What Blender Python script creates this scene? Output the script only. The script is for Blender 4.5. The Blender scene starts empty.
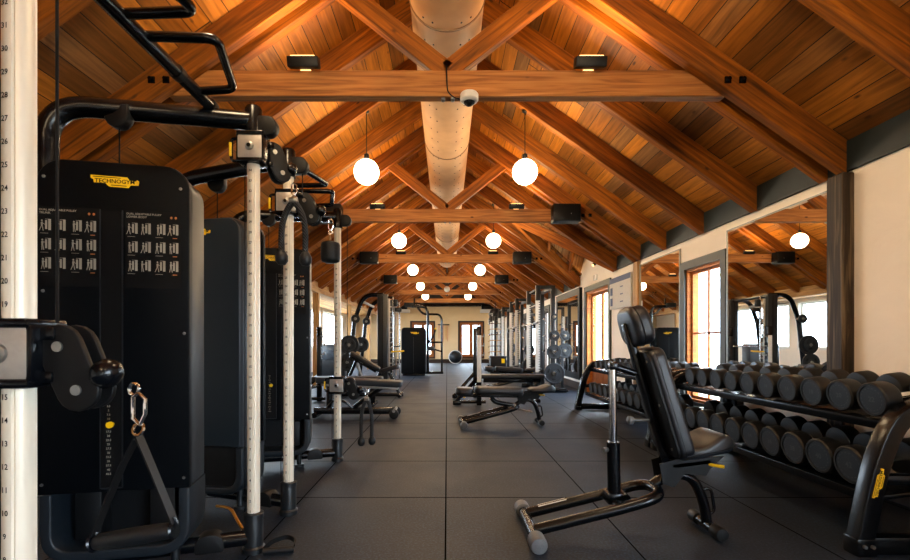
import bpy, bmesh, math, random
from mathutils import Vector, Matrix
random.seed(7)
PI = math.pi
V = Vector
SC = bpy.context.scene
COL = SC.collection

# ------------------------------------------------------------------ materials
def nt(name):
    m = bpy.data.materials.new(name); m.use_nodes = True
    t = m.node_tree; t.nodes.clear()
    return m, t
def N(t, typ, **kw):
    n = t.nodes.new(typ)
    for k, v in kw.items():
        if k == 'op': n.operation = v
        elif k.startswith('i_'):
            key = k[2:]; key = int(key) if key.isdigit() else key.replace('_', ' ')
            if hasattr(v, 'is_linked') or isinstance(v, bpy.types.NodeSocket): t.links.new(v, n.inputs[key])
            else: n.inputs[key].default_value = v
        else: setattr(n, k, v)
    return n
def mth(t, op, a, b=0.0, c=None):
    n = t.nodes.new('ShaderNodeMath'); n.operation = op
    for i, v in enumerate([a, b] + ([c] if c is not None else [])):
        if isinstance(v, bpy.types.NodeSocket): t.links.new(v, n.inputs[i])
        else: n.inputs[i].default_value = v
    return n.outputs[0]
def lin(h):
    h = h.lstrip('#'); o = []
    for i in (0, 2, 4):
        c = int(h[i:i+2], 16) / 255
        o.append(c / 12.92 if c <= .04045 else ((c + .055) / 1.055) ** 2.4)
    return (*o, 1)
def out(t, sh):
    o = t.nodes.new('ShaderNodeOutputMaterial'); t.links.new(sh, o.inputs[0])
def bsdf(t, col, rough=.5, metal=0, spec=.5, coat=0, bump=None, bs=.2, bd=.002):
    b = t.nodes.new('ShaderNodeBsdfPrincipled')
    for k, v in (('Base Color', col), ('Roughness', rough), ('Metallic', metal), ('Specular IOR Level', spec), ('Coat Weight', coat)):
        if isinstance(v, bpy.types.NodeSocket): t.links.new(v, b.inputs[k])
        else: b.inputs[k].default_value = v
    if bump is not None:
        bp = t.nodes.new('ShaderNodeBump'); bp.inputs['Strength'].default_value = bs; bp.inputs['Distance'].default_value = bd
        t.links.new(bump, bp.inputs['Height']); t.links.new(bp.outputs[0], b.inputs['Normal'])
    out(t, b.outputs[0]); return b
def simple(name, hexc, rough=.5, metal=0, spec=.5, coat=0, scale=60, var=.12, bs=.1, bd=.001):
    """plain material with a light procedural mottling of colour and a small bump"""
    m, t = nt(name)
    tc = N(t, 'ShaderNodeTexCoord'); no = N(t, 'ShaderNodeTexNoise', i_Vector=tc.outputs['Object'], i_Scale=scale, i_Detail=3.0)
    c = lin(hexc)
    mr = N(t, 'ShaderNodeMapRange', i_Value=no.outputs['Fac']); mr.inputs[1].default_value = .3; mr.inputs[2].default_value = .7
    mr.inputs[3].default_value = 1 - var; mr.inputs[4].default_value = 1 + var
    mx = N(t, 'ShaderNodeVectorMath', operation='SCALE'); mx.inputs[0].default_value = c[:3]; t.links.new(mr.outputs[0], mx.inputs['Scale'])
    bsdf(t, mx.outputs[0], rough, metal, spec, coat, no.outputs['Fac'], bs, bd)
    return m
def ramp(t, fac, stops):
    r = t.nodes.new('ShaderNodeValToRGB'); t.links.new(fac, r.inputs[0]); e = r.color_ramp.elements
    while len(e) < len(stops): e.new(.5)
    for i, (p, c) in enumerate(stops): e[i].position = p; e[i].color = lin(c) if isinstance(c, str) else c
    return r.outputs[0]
def mixc(t, f, a, b, bt='MIX'):
    n = t.nodes.new('ShaderNodeMix'); n.data_type = 'RGBA'; n.blend_type = bt
    for k, v in ((0, f), (6, a), (7, b)):
        if isinstance(v, bpy.types.NodeSocket): t.links.new(v, n.inputs[k])
        else: n.inputs[k].default_value = v
    return n.outputs[2]
def beam_wood(name, dark, mid, light):
    """sawn timber, grain along the object's own X"""
    m, t = nt(name)
    tc = N(t, 'ShaderNodeTexCoord'); oi = N(t, 'ShaderNodeObjectInfo')
    add = N(t, 'ShaderNodeVectorMath', operation='ADD'); t.links.new(tc.outputs['Object'], add.inputs[0])
    rv = N(t, 'ShaderNodeCombineXYZ'); t.links.new(mth(t, 'MULTIPLY', oi.outputs['Random'], 37.0), rv.inputs[0]); t.links.new(mth(t, 'MULTIPLY', oi.outputs['Random'], 11.0), rv.inputs[1])
    t.links.new(rv.outputs[0], add.inputs[1])
    mp = N(t, 'ShaderNodeMapping', i_Vector=add.outputs[0]); mp.inputs['Scale'].default_value = (1.6, 30, 30)
    g = N(t, 'ShaderNodeTexNoise', i_Vector=mp.outputs[0], i_Scale=1.0, i_Detail=6.0, i_Distortion=.9)
    mp2 = N(t, 'ShaderNodeMapping', i_Vector=add.outputs[0]); mp2.inputs['Scale'].default_value = (1.1, 3, 3)
    b = N(t, 'ShaderNodeTexNoise', i_Vector=mp2.outputs[0], i_Scale=1.0, i_Detail=2.0)
    kn = N(t, 'ShaderNodeMapping', i_Vector=add.outputs[0]); kn.inputs['Scale'].default_value = (2.6, 5.5, 5.5)
    vo = N(t, 'ShaderNodeTexVoronoi', i_Vector=kn.outputs[0], i_Scale=1.0)
    k = N(t, 'ShaderNodeMapRange', i_Value=vo.outputs['Distance']); k.inputs[1].default_value = .035; k.inputs[2].default_value = .09
    c = ramp(t, g.outputs['Fac'], [(.25, dark), (.5, mid), (.75, light)])
    tone = N(t, 'ShaderNodeMapRange', i_Value=b.outputs['Fac']); tone.inputs[1].default_value = .3; tone.inputs[2].default_value = .7; tone.inputs[3].default_value = .72; tone.inputs[4].default_value = 1.15
    sc = N(t, 'ShaderNodeVectorMath', operation='SCALE'); t.links.new(c, sc.inputs[0])
    t.links.new(mth(t, 'MULTIPLY', tone.outputs[0], mth(t, 'ADD', mth(t, 'MULTIPLY', oi.outputs['Random'], .3), .85)), sc.inputs['Scale'])
    c2 = mixc(t, k.outputs[0], lin('#4a2a14'), sc.outputs[0])
    bsdf(t, c2, .62, spec=.3, bump=g.outputs['Fac'], bs=.35, bd=.004)
    return m
def board_wood(name, uscale, wid=.155, length=4.6, cols=('#8a5a34', '#b07840', '#c08a50', '#7d5a40')):
    """boarding that runs along world Y; rows across X; each board its own tone"""
    m, t = nt(name)
    tc = N(t, 'ShaderNodeTexCoord'); sp = N(t, 'ShaderNodeSeparateXYZ', i_Vector=tc.outputs['Object'])
    u = mth(t, 'MULTIPLY', sp.outputs[0], uscale); ur = mth(t, 'DIVIDE', u, wid); row = mth(t, 'FLOOR', ur)
    wn = N(t, 'ShaderNodeTexWhiteNoise', noise_dimensions='1D', i_W=row)
    v = mth(t, 'DIVIDE', mth(t, 'ADD', sp.outputs[1], mth(t, 'MULTIPLY', wn.outputs[0], 23.0)), length); colu = mth(t, 'FLOOR', v)
    cv = N(t, 'ShaderNodeCombineXYZ'); t.links.new(row, cv.inputs[0]); t.links.new(colu, cv.inputs[1])
    w2 = N(t, 'ShaderNodeTexWhiteNoise', noise_dimensions='2D', i_Vector=cv.outputs[0])
    base = ramp(t, w2.outputs[0], [(0, cols[0]), (.35, cols[1]), (.8, cols[2]), (1, cols[3])])
    gv = N(t, 'ShaderNodeCombineXYZ'); t.links.new(mth(t, 'ADD', mth(t, 'MULTIPLY', u, 30.0), mth(t, 'MULTIPLY', row, 13.0)), gv.inputs[0])
    t.links.new(mth(t, 'ADD', mth(t, 'MULTIPLY', sp.outputs[1], 2.0), mth(t, 'MULTIPLY', colu, 9.0)), gv.inputs[1])
    g = N(t, 'ShaderNodeTexNoise', i_Vector=gv.outputs[0], i_Scale=1.0, i_Detail=5.0, i_Distortion=.8)
    gm = N(t, 'ShaderNodeMapRange', i_Value=g.outputs['Fac']); gm.inputs[1].default_value = .25; gm.inputs[2].default_value = .75; gm.inputs[3].default_value = .5; gm.inputs[4].default_value = 1.3
    sc = N(t, 'ShaderNodeVectorMath', operation='SCALE'); t.links.new(base, sc.inputs[0]); t.links.new(gm.outputs[0], sc.inputs['Scale'])
    kv = N(t, 'ShaderNodeCombineXYZ'); t.links.new(mth(t, 'ADD', mth(t, 'MULTIPLY', u, 6.0), row), kv.inputs[0]); t.links.new(mth(t, 'MULTIPLY', sp.outputs[1], 2.6), kv.inputs[1])
    vo = N(t, 'ShaderNodeTexVoronoi', i_Vector=kv.outputs[0], i_Scale=1.0)
    kn = N(t, 'ShaderNodeMapRange', i_Value=vo.outputs['Distance']); kn.inputs[1].default_value = .04; kn.inputs[2].default_value = .10
    c1 = mixc(t, kn.outputs[0], lin('#4a2c18'), sc.outputs[0])
    fu = mth(t, 'FRACT', ur); fv = mth(t, 'FRACT', v)
    su = mth(t, 'LESS_THAN', mth(t, 'MINIMUM', fu, mth(t, 'SUBTRACT', 1.0, fu)), .022)
    sv = mth(t, 'LESS_THAN', mth(t, 'MINIMUM', fv, mth(t, 'SUBTRACT', 1.0, fv)), .0012)
    seam = mth(t, 'MAXIMUM', su, sv)
    c2 = mixc(t, seam, c1, lin('#1c0f07'))
    bsdf(t, c2, .6, spec=.3, bump=mth(t, 'SUBTRACT', g.outputs['Fac'], mth(t, 'MULTIPLY', seam, 3.0)), bs=.4, bd=.004)
    return m
def floor_mat():
    m, t = nt('rubber_floor')
    tc = N(t, 'ShaderNodeTexCoord'); sp = N(t, 'ShaderNodeSeparateXYZ', i_Vector=tc.outputs['Object'])
    S = .993
    def seam(s, off, w):
        f = mth(t, 'FRACT', mth(t, 'DIVIDE', mth(t, 'ADD', s, off + 50 * S), S))
        return mth(t, 'LESS_THAN', mth(t, 'MINIMUM', f, mth(t, 'SUBTRACT', 1.0, f)), w)
    sm = mth(t, 'MAXIMUM', seam(sp.outputs[0], .008, .0048), seam(sp.outputs[1], -3.243, .0062))
    n1 = N(t, 'ShaderNodeTexNoise', i_Vector=tc.outputs['Object'], i_Scale=75.0, i_Detail=4.0)
    n2 = N(t, 'ShaderNodeTexNoise', i_Vector=tc.outputs['Object'], i_Scale=2.3, i_Detail=4.0)
    vo = N(t, 'ShaderNodeTexVoronoi', i_Vector=tc.outputs['Object'], i_Scale=70.0)
    fl = mth(t, 'LESS_THAN', vo.outputs['Distance'], .12)
    c = ramp(t, n1.outputs['Fac'], [(.32, '#070f19'), (.5, '#101b2a'), (.68, '#213144')])
    c = mixc(t, mth(t, 'MULTIPLY', fl, .28), c, lin('#7d8790'))
    w = mth(t, 'FLOOR', mth(t, 'DIVIDE', mth(t, 'ADD', sp.outputs[0], 50 * S), S)); w2 = mth(t, 'FLOOR', mth(t, 'DIVIDE', mth(t, 'ADD', sp.outputs[1], 50 * S - 3.243), S))
    cv = N(t, 'ShaderNodeCombineXYZ'); t.links.new(w, cv.inputs[0]); t.links.new(w2, cv.inputs[1])
    wn = N(t, 'ShaderNodeTexWhiteNoise', noise_dimensions='2D', i_Vector=cv.outputs[0])
    tone = mth(t, 'ADD', mth(t, 'MULTIPLY', n2.outputs['Fac'], .5), mth(t, 'ADD', mth(t, 'MULTIPLY', wn.outputs[0], .18), .66))
    sc = N(t, 'ShaderNodeVectorMath', operation='SCALE'); t.links.new(c, sc.inputs[0]); t.links.new(tone, sc.inputs['Scale'])
    c2 = mixc(t, sm, sc.outputs[0], lin('#08090a'))
    rg = N(t, 'ShaderNodeMapRange', i_Value=n2.outputs['Fac']); rg.inputs[3].default_value = .50; rg.inputs[4].default_value = .68
    bsdf(t, c2, rg.outputs[0], spec=mth(t, 'MULTIPLY', mth(t, 'SUBTRACT', 1.0, sm), .33), bump=mth(t, 'SUBTRACT', n1.outputs['Fac'], mth(t, 'MULTIPLY', sm, 2.0)), bs=.35, bd=.0025)
    return m
def plaster(name, hexc):
    m, t = nt(name)
    tc = N(t, 'ShaderNodeTexCoord')
    n = N(t, 'ShaderNodeTexNoise', i_Vector=tc.outputs['Object'], i_Scale=2.2, i_Detail=6.0, i_Roughness=.6, i_Distortion=.7)
    c = lin(hexc); c1 = [x * .93 for x in c[:3]] + [1]
    bsdf(t, ramp(t, n.outputs['Fac'], [(.3, tuple(c1)), (.7, c)]), .8, spec=.2, bump=n.outputs['Fac'], bs=.6, bd=.02)
    return m
def emit(name, col, s):
    m, t = nt(name); e = t.nodes.new('ShaderNodeEmission'); e.inputs[0].default_value = (*col, 1); e.inputs[1].default_value = s; out(t, e.outputs[0]); return m
def glass(name):
    m, t = nt(name)
    tr = t.nodes.new('ShaderNodeBsdfTransparent'); gl = t.nodes.new('ShaderNodeBsdfGlossy'); gl.inputs['Roughness'].default_value = .02
    mx = t.nodes.new('ShaderNodeMixShader'); mx.inputs[0].default_value = .05
    t.links.new(tr.outputs[0], mx.inputs[1]); t.links.new(gl.outputs[0], mx.inputs[2]); out(t, mx.outputs[0]); return m
def sweep_mat(name, hexc, hex2, scale):
    m, t = nt(name); tc = N(t, 'ShaderNodeTexCoord')
    w = N(t, 'ShaderNodeTexWave', i_Vector=tc.outputs['Object'], i_Scale=scale, i_Distortion=.3); w.bands_direction = 'DIAGONAL'
    bsdf(t, ramp(t, w.outputs['Fac'], [(.35, hexc), (.6, hex2)]), .8, spec=.3, bump=w.outputs['Fac'], bs=.8, bd=.004); return m

BEAM = beam_wood('beam_timber', '#432204', '#83480b', '#ac6412')
TIE = beam_wood('tie_timber', '#6a401e', '#a06630', '#bd824a')
OAKPOST = beam_wood('weathered_oak', '#0e0a06', '#33281c', '#776650')
PINEPOST = beam_wood('pale_post', '#7a5530', '#a37a48', '#bb9560')
BOARDS = board_wood('roof_boards', 1.2207, .155, cols=('#6a411a', '#93591a', '#b87324', '#7a5838'))
FLATBOARDS = board_wood('flat_boards', 1.0, .18, cols=('#9a6c40', '#b98850', '#c89a60', '#93704c'))
FLOOR = floor_mat()
CREAM = plaster('cream_plaster', '#faf1e4')
SAND = plaster('sand_plaster', '#dcc095')
BAND = simple('charcoal_paint', '#1e2829', .55, spec=.3, scale=9, var=.12)
CASING = simple('sage_grey_paint', '#363932', .5, spec=.4, scale=12)
DARKWOOD = simple('dark_stained_wood', '#2c1c12', .5, spec=.3, scale=14, var=.3)
ORANGE = beam_wood('window_wood', '#70390e', '#935015', '#a9661e')
BLACK = simple('black_powdercoat', '#04060a', .24, spec=.3, scale=220, var=.15, bs=.08)
BLACKM = simple('black_matt_plastic', '#050608', .5, spec=.25, scale=160, var=.2)
SHROUD = simple('shroud_plastic', '#030508', .45, spec=.10, scale=240, var=.15, bs=.12)
REAR = simple('rear_cover_plastic', '#1c242a', .45, spec=.25, scale=200)
SIDE = simple('graphite_side', '#141a20', .42, spec=.35, scale=200)
CHAR = simple('charcoal_metal', '#0d1115', .4, spec=.5, scale=150)
GREYM = simple('slate_metal', '#1c242c', .45, spec=.5, scale=120)
SILVER = simple('brushed_aluminium', '#e2d8c4', .38, metal=.25, spec=.5, scale=8, var=.03, bs=0)
PLATEG = simple('silver_cover', '#a8a096', .4, metal=.5, scale=60, var=.06)
CHROME = simple('chrome', '#d8d8d8', .12, metal=1, scale=20, var=.03, bs=0)
STEEL = simple('dull_steel', '#8f8f8c', .35, metal=.9, scale=50)
BRASS = simple('brass', '#b8843c', .3, metal=1, scale=40)
RUBBER = simple('black_rubber', '#04080d', .5, spec=.4, scale=200, var=.2, bs=.2)
FACEG = simple('dumbbell_face', '#121d29', .5, spec=.4, scale=90, var=.12)
RIMG = simple('grey_rubber_cap', '#55585c', .5, scale=80)
LEATHER = simple('black_upholstery', '#0a0f17', .42, spec=.6, scale=420, var=.2, bs=.35, bd=.0015)
GREYPAD = simple('grey_upholstery', '#1c232b', .45, spec=.4, scale=300, var=.15, bs=.3)
YELLOW = simple('signal_yellow', '#e8b800', .4, scale=60, var=.05)
PRINT = simple('white_print', '#8c8577', .6, scale=40, var=.05)
PRINTO = simple('orange_print', '#a8632c', .6, scale=40, var=.05)
NUMG = simple('number_grey', '#363c42', .6, scale=40, var=.05)
INK = simple('black_ink', '#040405', .6, spec=.15, scale=40, var=.05)
WHITE = simple('white_paint', '#e4e4e0', .45, scale=40, var=.04)
WHITEG = simple('pale_grey_paint', '#dcdcd8', .45, scale=40, var=.06)
PAPER = simple('paper_white', '#c4c2bd', .7, scale=30, var=.05)
NAVY = simple('navy_print', '#233a66', .6, scale=30, var=.06)
DUCTM = simple('duct_fabric', '#c39a72', .6, spec=.35, scale=5, var=.1, bs=.2)
DUCTB = simple('duct_band', '#7d5c3c', .6, scale=8)
ROPE = sweep_mat('black_rope', '#101113', '#2a2c2f', 38)
PINK = simple('pink_rubber', '#c2795f', .6, scale=50)
PLATE = simple('iron_plate', '#10171e', .5, spec=.45, scale=120, var=.15)
GLOBE = emit('lit_globe', (1, .74, .44), 80)
LENS = emit('lit_lens', (1, .55, .2), 4)
GLASS = glass('window_glass')
MIRROR = simple('mirror_glass', '#e9ebea', .0, metal=1, scale=10, var=0, bs=0)
GROUND = simple('outdoor_paving', '#b5ab98', .9, scale=3, var=.15)
BARK = simple('birch_bark', '#cfc7b6', .8, scale=14, var=.4)
LEAFM = simple('pale_leaves', '#9fae6a', .7, scale=20, var=.3)

# ------------------------------------------------------------------ mesh builder
def fillet(pts, r, seg=6):
    pts = [V(p) for p in pts]; o = [pts[0]]
    for i in range(1, len(pts) - 1):
        a, b, c = pts[i-1], pts[i], pts[i+1]
        rr = r[i-1] if isinstance(r, (list, tuple)) else r
        d1 = min(rr, (a-b).length * .49); d2 = min(rr, (c-b).length * .49)
        p = b + (a-b).normalized() * d1; q = b + (c-b).normalized() * d2
        for k in range(seg + 1):
            s = k / seg; o.append(p*(1-s)**2 + b*2*s*(1-s) + q*s*s)
    o.append(pts[-1]); return o
def rrect(x0, y0, x1, y1, r, seg=5, rs=None):
    rs = rs or (r, r, r, r); o = []
    for (cx, cy, a0), rr in zip((((x1, y1, 0)), ((x0, y1, 90)), ((x0, y0, 180)), ((x1, y0, 270))), rs):
        sx = -1 if cx == x1 else 1; sy = -1 if cy == y1 else 1
        if rr <= 0: o.append((cx, cy)); continue
        for k in range(seg + 1):
            a = math.radians(a0 + 90 * k / seg); o.append((cx + sx*rr + rr*math.cos(a), cy + sy*rr + rr*math.sin(a)))
    return o
def frame(X, Z, o=(0, 0, 0)):
    """matrix with local X along X, local Z near Z"""
    X = V(X).normalized(); Z = V(Z); Y = Z.cross(X).normalized(); Z = X.cross(Y)
    M = Matrix((X, Y, Z)).transposed().to_4x4(); M.translation = V(o); return M
def face_frame(a, b, z=0):
    """a,b: left and right ends (seen by the viewer) -> X right, Y up, Z towards the viewer"""
    X = V((b[0]-a[0], b[1]-a[1], 0)).normalized(); U = V((0, 0, 1)); n = X.cross(U)
    M = Matrix((X, U, n)).transposed().to_4x4(); M.translation = V((a[0], a[1], z)); return M
class MB:
    def __init__(s, M=None): s.bm = bmesh.new(); s.M = M or Matrix(); s.mi = 0
    def add(s, vs, fs):
        v = [s.bm.verts.new(s.M @ V(p)) for p in vs]
        for f in fs:
            try: x = s.bm.faces.new([v[i] for i in f]); x.material_index = s.mi
            except ValueError: pass
        return v
    def box(s, c, size, b=0, R=None, seg=2):
        T = s.M @ Matrix.Translation(V(c)) @ (R.to_4x4() if R is not None else Matrix())
        r = bmesh.ops.create_cube(s.bm, size=1, matrix=T @ Matrix.Diagonal((*size, 1)))
        fs = {f for v in r['verts'] for f in v.link_faces}
        for f in fs: f.material_index = s.mi
        if b > 0:
            es = list({e for v in r['verts'] for e in v.link_edges})
            q = bmesh.ops.bevel(s.bm, geom=es, offset=min(b, min(size)*.45), segments=seg, affect='EDGES', profile=.5)
            for f in q['faces']: f.material_index = s.mi
        return s
    def bb(s, lo, hi, b=0):
        return s.box([(a+c)/2 for a, c in zip(lo, hi)], [abs(c-a) for a, c in zip(lo, hi)], b)
    def rings(s, rings, closed=False, caps=True):
        n = len(rings[0]); vs = [p for r in rings for p in r]; fs = []; m = len(rings)
        for i in range(m if closed else m - 1):
            a = i * n; b = ((i + 1) % m) * n
            for k in range(n): fs.append((a+k, a+(k+1) % n, b+(k+1) % n, b+k))
        if caps and not closed: fs.append(tuple(range(n-1, -1, -1))); fs.append(tuple((m-1)*n + k for k in range(n)))
        s.add(vs, fs); return s
    def sweep(s, pts, sec, up=(0, 0, 1), closed=False, scale=None):
        pts = [V(p) for p in pts]; m = len(pts); rings = []; u = V(up); prev = None
        for i, p in enumerate(pts):
            a = pts[(i-1) % m] if (closed or i) else p; b = pts[(i+1) % m] if (closed or i < m-1) else p
            t = (b-a).normalized()
            if prev is None:
                x = u.cross(t)
                if x.length < 1e-4: x = V((1, 0, 0)).cross(t)
                if x.length < 1e-4: x = V((0, 1, 0)).cross(t)
                x.normalize()
            else: x = (prev - t * prev.dot(t)).normalized()
            prev = x; y = t.cross(x); k = scale[i] if scale else 1
            if 0 < i < m-1 or closed:
                c = max(.5, math.sqrt(max(0.0, (1 + (pts[i]-a).normalized().dot((b-pts[i]).normalized())) / 2)))
            rings.append([p + x*q[0]*k + y*q[1]*k for q in sec])
        return s.rings(rings, closed)
    def tube(s, pts, r, seg=12, fl=0, closed=False, up=(0, 0, 1), fs=6, flat=1.0, scale=None):
        if fl: pts = fillet(pts, fl, fs)
        sec = [(r*math.cos(2*PI*k/seg), r*flat*math.sin(2*PI*k/seg)) for k in range(seg)]
        return s.sweep(pts, sec, up, closed, scale)
    def cyl(s, a, b, r, r2=None, seg=20):
        return s.lathe([(r, 0), (r if r2 is None else r2, (V(b)-V(a)).length)], a, V(b)-V(a), seg)
    def lathe(s, prof, o, axis=(0, 0, 1), seg=24, cap=True):
        ax = V(axis).normalized(); x = ax.orthogonal().normalized(); y = ax.cross(x); o = V(o)
        rings = [[o + ax*h + (x*math.cos(2*PI*k/seg) + y*math.sin(2*PI*k/seg))*max(r, 1e-5) for k in range(seg)] for r, h in prof]
        return s.rings(rings, caps=cap)
    def sphere(s, c, r, seg=24, sc=(1, 1, 1)):
        n = seg//2; c = V(c); rings = []
        for i in range(n+1):
            a = PI*i/n - PI/2; rr = max(math.cos(a), 1e-4)
            rings.append([c + V((math.cos(2*PI*k/seg)*rr*sc[0], math.sin(2*PI*k/seg)*rr*sc[1], math.sin(a)*sc[2]))*r for k in range(seg)])
        return s.rings(rings)
    def slab(s, poly, T, t, ch=0, both=True):
        """polygon (x,y) in frame T, from z=0 down to z=-t, chamfered by ch on the front (and back)"""
        cx = sum(p[0] for p in poly)/len(poly); cy = sum(p[1] for p in poly)/len(poly); n = len(poly)
        def ins(d):
            o = []
            for i in range(n):
                a, b, c = V(poly[i-1]), V(poly[i]), V(poly[(i+1) % n])
                e1 = (b-a); e2 = (c-b)
                n1 = V((-e1.y, e1.x)); n2 = V((-e2.y, e2.x))
                nn = n1.normalized() + n2.normalized() if e1.length > 1e-7 and e2.length > 1e-7 else V((cx, cy)) - b
                if nn.length < 1e-6: nn = V((cx, cy)) - b
                nn.normalize(); o.append(b + nn*d)
            return o
        L = []
        if ch > 0:
            for k in range(4):
                a = PI/2*k/3; L.append((ch*(1-math.sin(a)), -ch*(1-math.cos(a))))
            if both:
                for k in range(4):
                    a = PI/2*k/3; L.append((ch*(1-math.cos(a)), -t + ch*(1-math.sin(a))))
            else: L.append((0, -t))
        else: L = [(0, 0), (0, -t)]
        rings = [[T @ V((p[0], p[1], z)) for p in ins(d)] for d, z in L]
        s.rings(rings); return s
    def flat(s, poly, T, z=0):
        s.add([T @ V((p[0], p[1], z)) for p in poly], [tuple(range(len(poly)))]); return s
    def text(s, body, size, T, align='CENTER', z=.0006):
        vs, fs = text_mesh(body, align); s.add([T @ V((p[0]*size, p[1]*size, z)) for p in vs], fs); return s
    def build(s, name, mats, parent=None, T=None, ang=38, label=None):
        me = bpy.data.meshes.new(name); bmesh.ops.recalc_face_normals(s.bm, faces=s.bm.faces)
        s.bm.to_mesh(me); s.bm.free()
        for m in (mats if isinstance(mats, (list, tuple)) else [mats]): me.materials.append(m)
        for p in me.polygons: p.use_smooth = True
        me.set_sharp_from_angle(angle=math.radians(ang))
        o = bpy.data.objects.new(name, me); COL.objects.link(o)
        if parent is not None: o.parent = parent
        if T is not None: o.matrix_local = T
        if label: o['label'] = label
        return o
_tc = {}
def text_mesh(body, align='CENTER'):
    if (body, align) not in _tc:
        cu = bpy.data.curves.new('txt', 'FONT'); cu.body = body; cu.resolution_u = 2; cu.offset = .018; cu.align_x = align; cu.align_y = 'CENTER'
        o = bpy.data.objects.new('txt', cu); COL.objects.link(o)
        dg = bpy.context.evaluated_depsgraph_get(); me = bpy.data.meshes.new_from_object(o.evaluated_get(dg))
        _tc[(body, align)] = ([tuple(v.co) for v in me.vertices], [tuple(p.vertices) for p in me.polygons])
        bpy.data.objects.remove(o); bpy.data.curves.remove(cu); bpy.data.meshes.remove(me)
    return _tc[(body, align)]
def thing(name, label, cat, loc=(0, 0, 0), rz=0, group=None):
    o = bpy.data.objects.new(name, None); COL.objects.link(o); o.location = loc; o.rotation_euler = (0, 0, rz)
    o.empty_display_size = .1; o['label'] = label; o['category'] = cat
    if group: o['group'] = group
    return o
def tag(o, label, cat, group=None, kind=None):
    o['label'] = label; o['category'] = cat
    if group: o['group'] = group
    if kind: o['kind'] = kind
    return o
def struct(o, label=None):
    o['kind'] = 'structure'
    if label: o['label'] = label
    return o
def dup(root, label, loc=None, rz=None, group=None):
    def cp(o, par):
        c = o.copy(); COL.objects.link(c)
        if par is not None: c.parent = par
        for ch in KIDS.get(o.name, ()): cp(ch, c)
        return c
    KIDS = {}
    for o in bpy.data.objects:
        if o.parent is not None: KIDS.setdefault(o.parent.name, []).append(o)
    r = cp(root, None); r['label'] = label
    if loc is not None: r.location = loc
    if rz is not None: r.rotation_euler = (0, 0, rz)
    if group: r['group'] = group
    return r
def beam(name, p0, p1, w, h, mat, parent=None, up=(0, 0, 1), bev=.006, loc=(0, 0, 0)):
    """timber from p0 to p1, w across, h deep, grain along its own X"""
    p0 = V(p0) - V(loc); p1 = V(p1) - V(loc); L = (p1-p0).length
    mb = MB(); mb.box((L/2, 0, 0), (L, w, h), bev, seg=1)
    return mb.build(name, mat, parent, T=frame(p1-p0, up, p0))

# ------------------------------------------------------------------ room shell
Y0, Y1 = -5.5, 24.4
XW, XA = 3.05, -4.9
SL = .70
def roofz(x): return 2.60 + SL*(XW - abs(x))
struct(MB().bb((XA-.2, Y0-.2, -.1), (XW+.3, Y1+.3, 0)).build('floor', FLOOR))
# right slope, cut out for the cross gable over the door
DY0, DYP, DY1, DXP = 8.42, 9.56, 10.70, 1.40
mb = MB()
def P3(x, y): return (x, y, roofz(x))
for q in ([(0, Y0), (3.3, Y0), (3.3, DY0), (DXP, DYP), (0, DYP)], [(0, DYP), (DXP, DYP), (3.3, DY1), (3.3, Y1+.1), (0, Y1+.1)]):
    mb.add([P3(*p) for p in q] + [(p[0], p[1], roofz(p[0])+.04) for p in q], [tuple(range(5)), tuple(range(9, 4, -1))] + [(k, (k+1) % 5, 5+(k+1) % 5, 5+k) for k in range(5)])
struct(mb.build('ceiling_right', BOARDS))
mb = MB()
q = [(0, Y0), (-3.3, Y0), (-3.3, Y1+.1), (0, Y1+.1)]
mb.add([P3(*p) for p in q] + [(p[0], p[1], roofz(p[0])+.04) for p in q], [(0, 1, 2, 3), (7, 6, 5, 4)] + [(k, (k+1) % 4, 4+(k+1) % 4, 4+k) for k in range(4)])
struct(mb.build('ceiling_left', BOARDS))
mb = MB()
DZ = 2.60 + (DY1-DYP)
mb.add([(DXP, DYP, roofz(DXP)), (3.3, DYP, DZ), (3.3, DY1+.1, 2.5)], [(0, 1, 2)]); mb.add([(DXP, DYP, roofz(DXP)), (3.3, DY0-.1, 2.5), (3.3, DYP, DZ)], [(0, 1, 2)])
struct(mb.build('ceiling_gable', FLATBOARDS))
struct(MB().bb((XA, Y0, 2.44), (-3.1, Y1, 2.48)).build('ceiling_side_aisle', FLATBOARDS))

# right wall in pieces round its openings
OPEN = [(-4.4, -.6, .3, 2.2), (5.16, 5.94, .35, 2.0), (8.75, 10.18, 0, 2.17), (13.9, 15.1, .1, 2.1), (17.6, 18.8, .1, 2.1)]
mb = MB(); y = Y0
for a, b, z0, z1 in OPEN:
    mb.bb((XW, y, 0), (XW+.25, a, 2.62)); mb.bb((XW, a, z1), (XW+.25, b, 2.62))
    if z0 > 0: mb.bb((XW, a, 0), (XW+.25, b, z0))
    y = b
mb.bb((XW, y, 0), (XW+.25, Y1, 2.62))
for x in (XW, ):
    mb.add([(x, DY0-.02, 2.62), (x, DY1+.02, 2.62), (x, DYP, DZ+.04), (x+.25, DY0-.02, 2.62), (x+.25, DY1+.02, 2.62), (x+.25, DYP, DZ+.04)], [(0, 1, 2), (5, 4, 3), (0, 3, 4, 1), (1, 4, 5, 2), (2, 5, 3, 0)])
struct(mb.build('wall_right', CREAM))
# left aisle wall with wide windows
mb = MB(); y = Y0
LOPEN = [(11.3, 14.6), (14.9, 18.1), (18.4, 21.9)]
for a, b in LOPEN:
    mb.bb((XA-.25, y, 0), (XA, a, 2.5)); mb.bb((XA-.25, a, 2.36), (XA, b, 2.5)); mb.bb((XA-.25, a, 0), (XA, b, .85)); y = b
mb.bb((XA-.25, y, 0), (XA, Y1, 2.5)); struct(mb.build('wall_left', CREAM))
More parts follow.
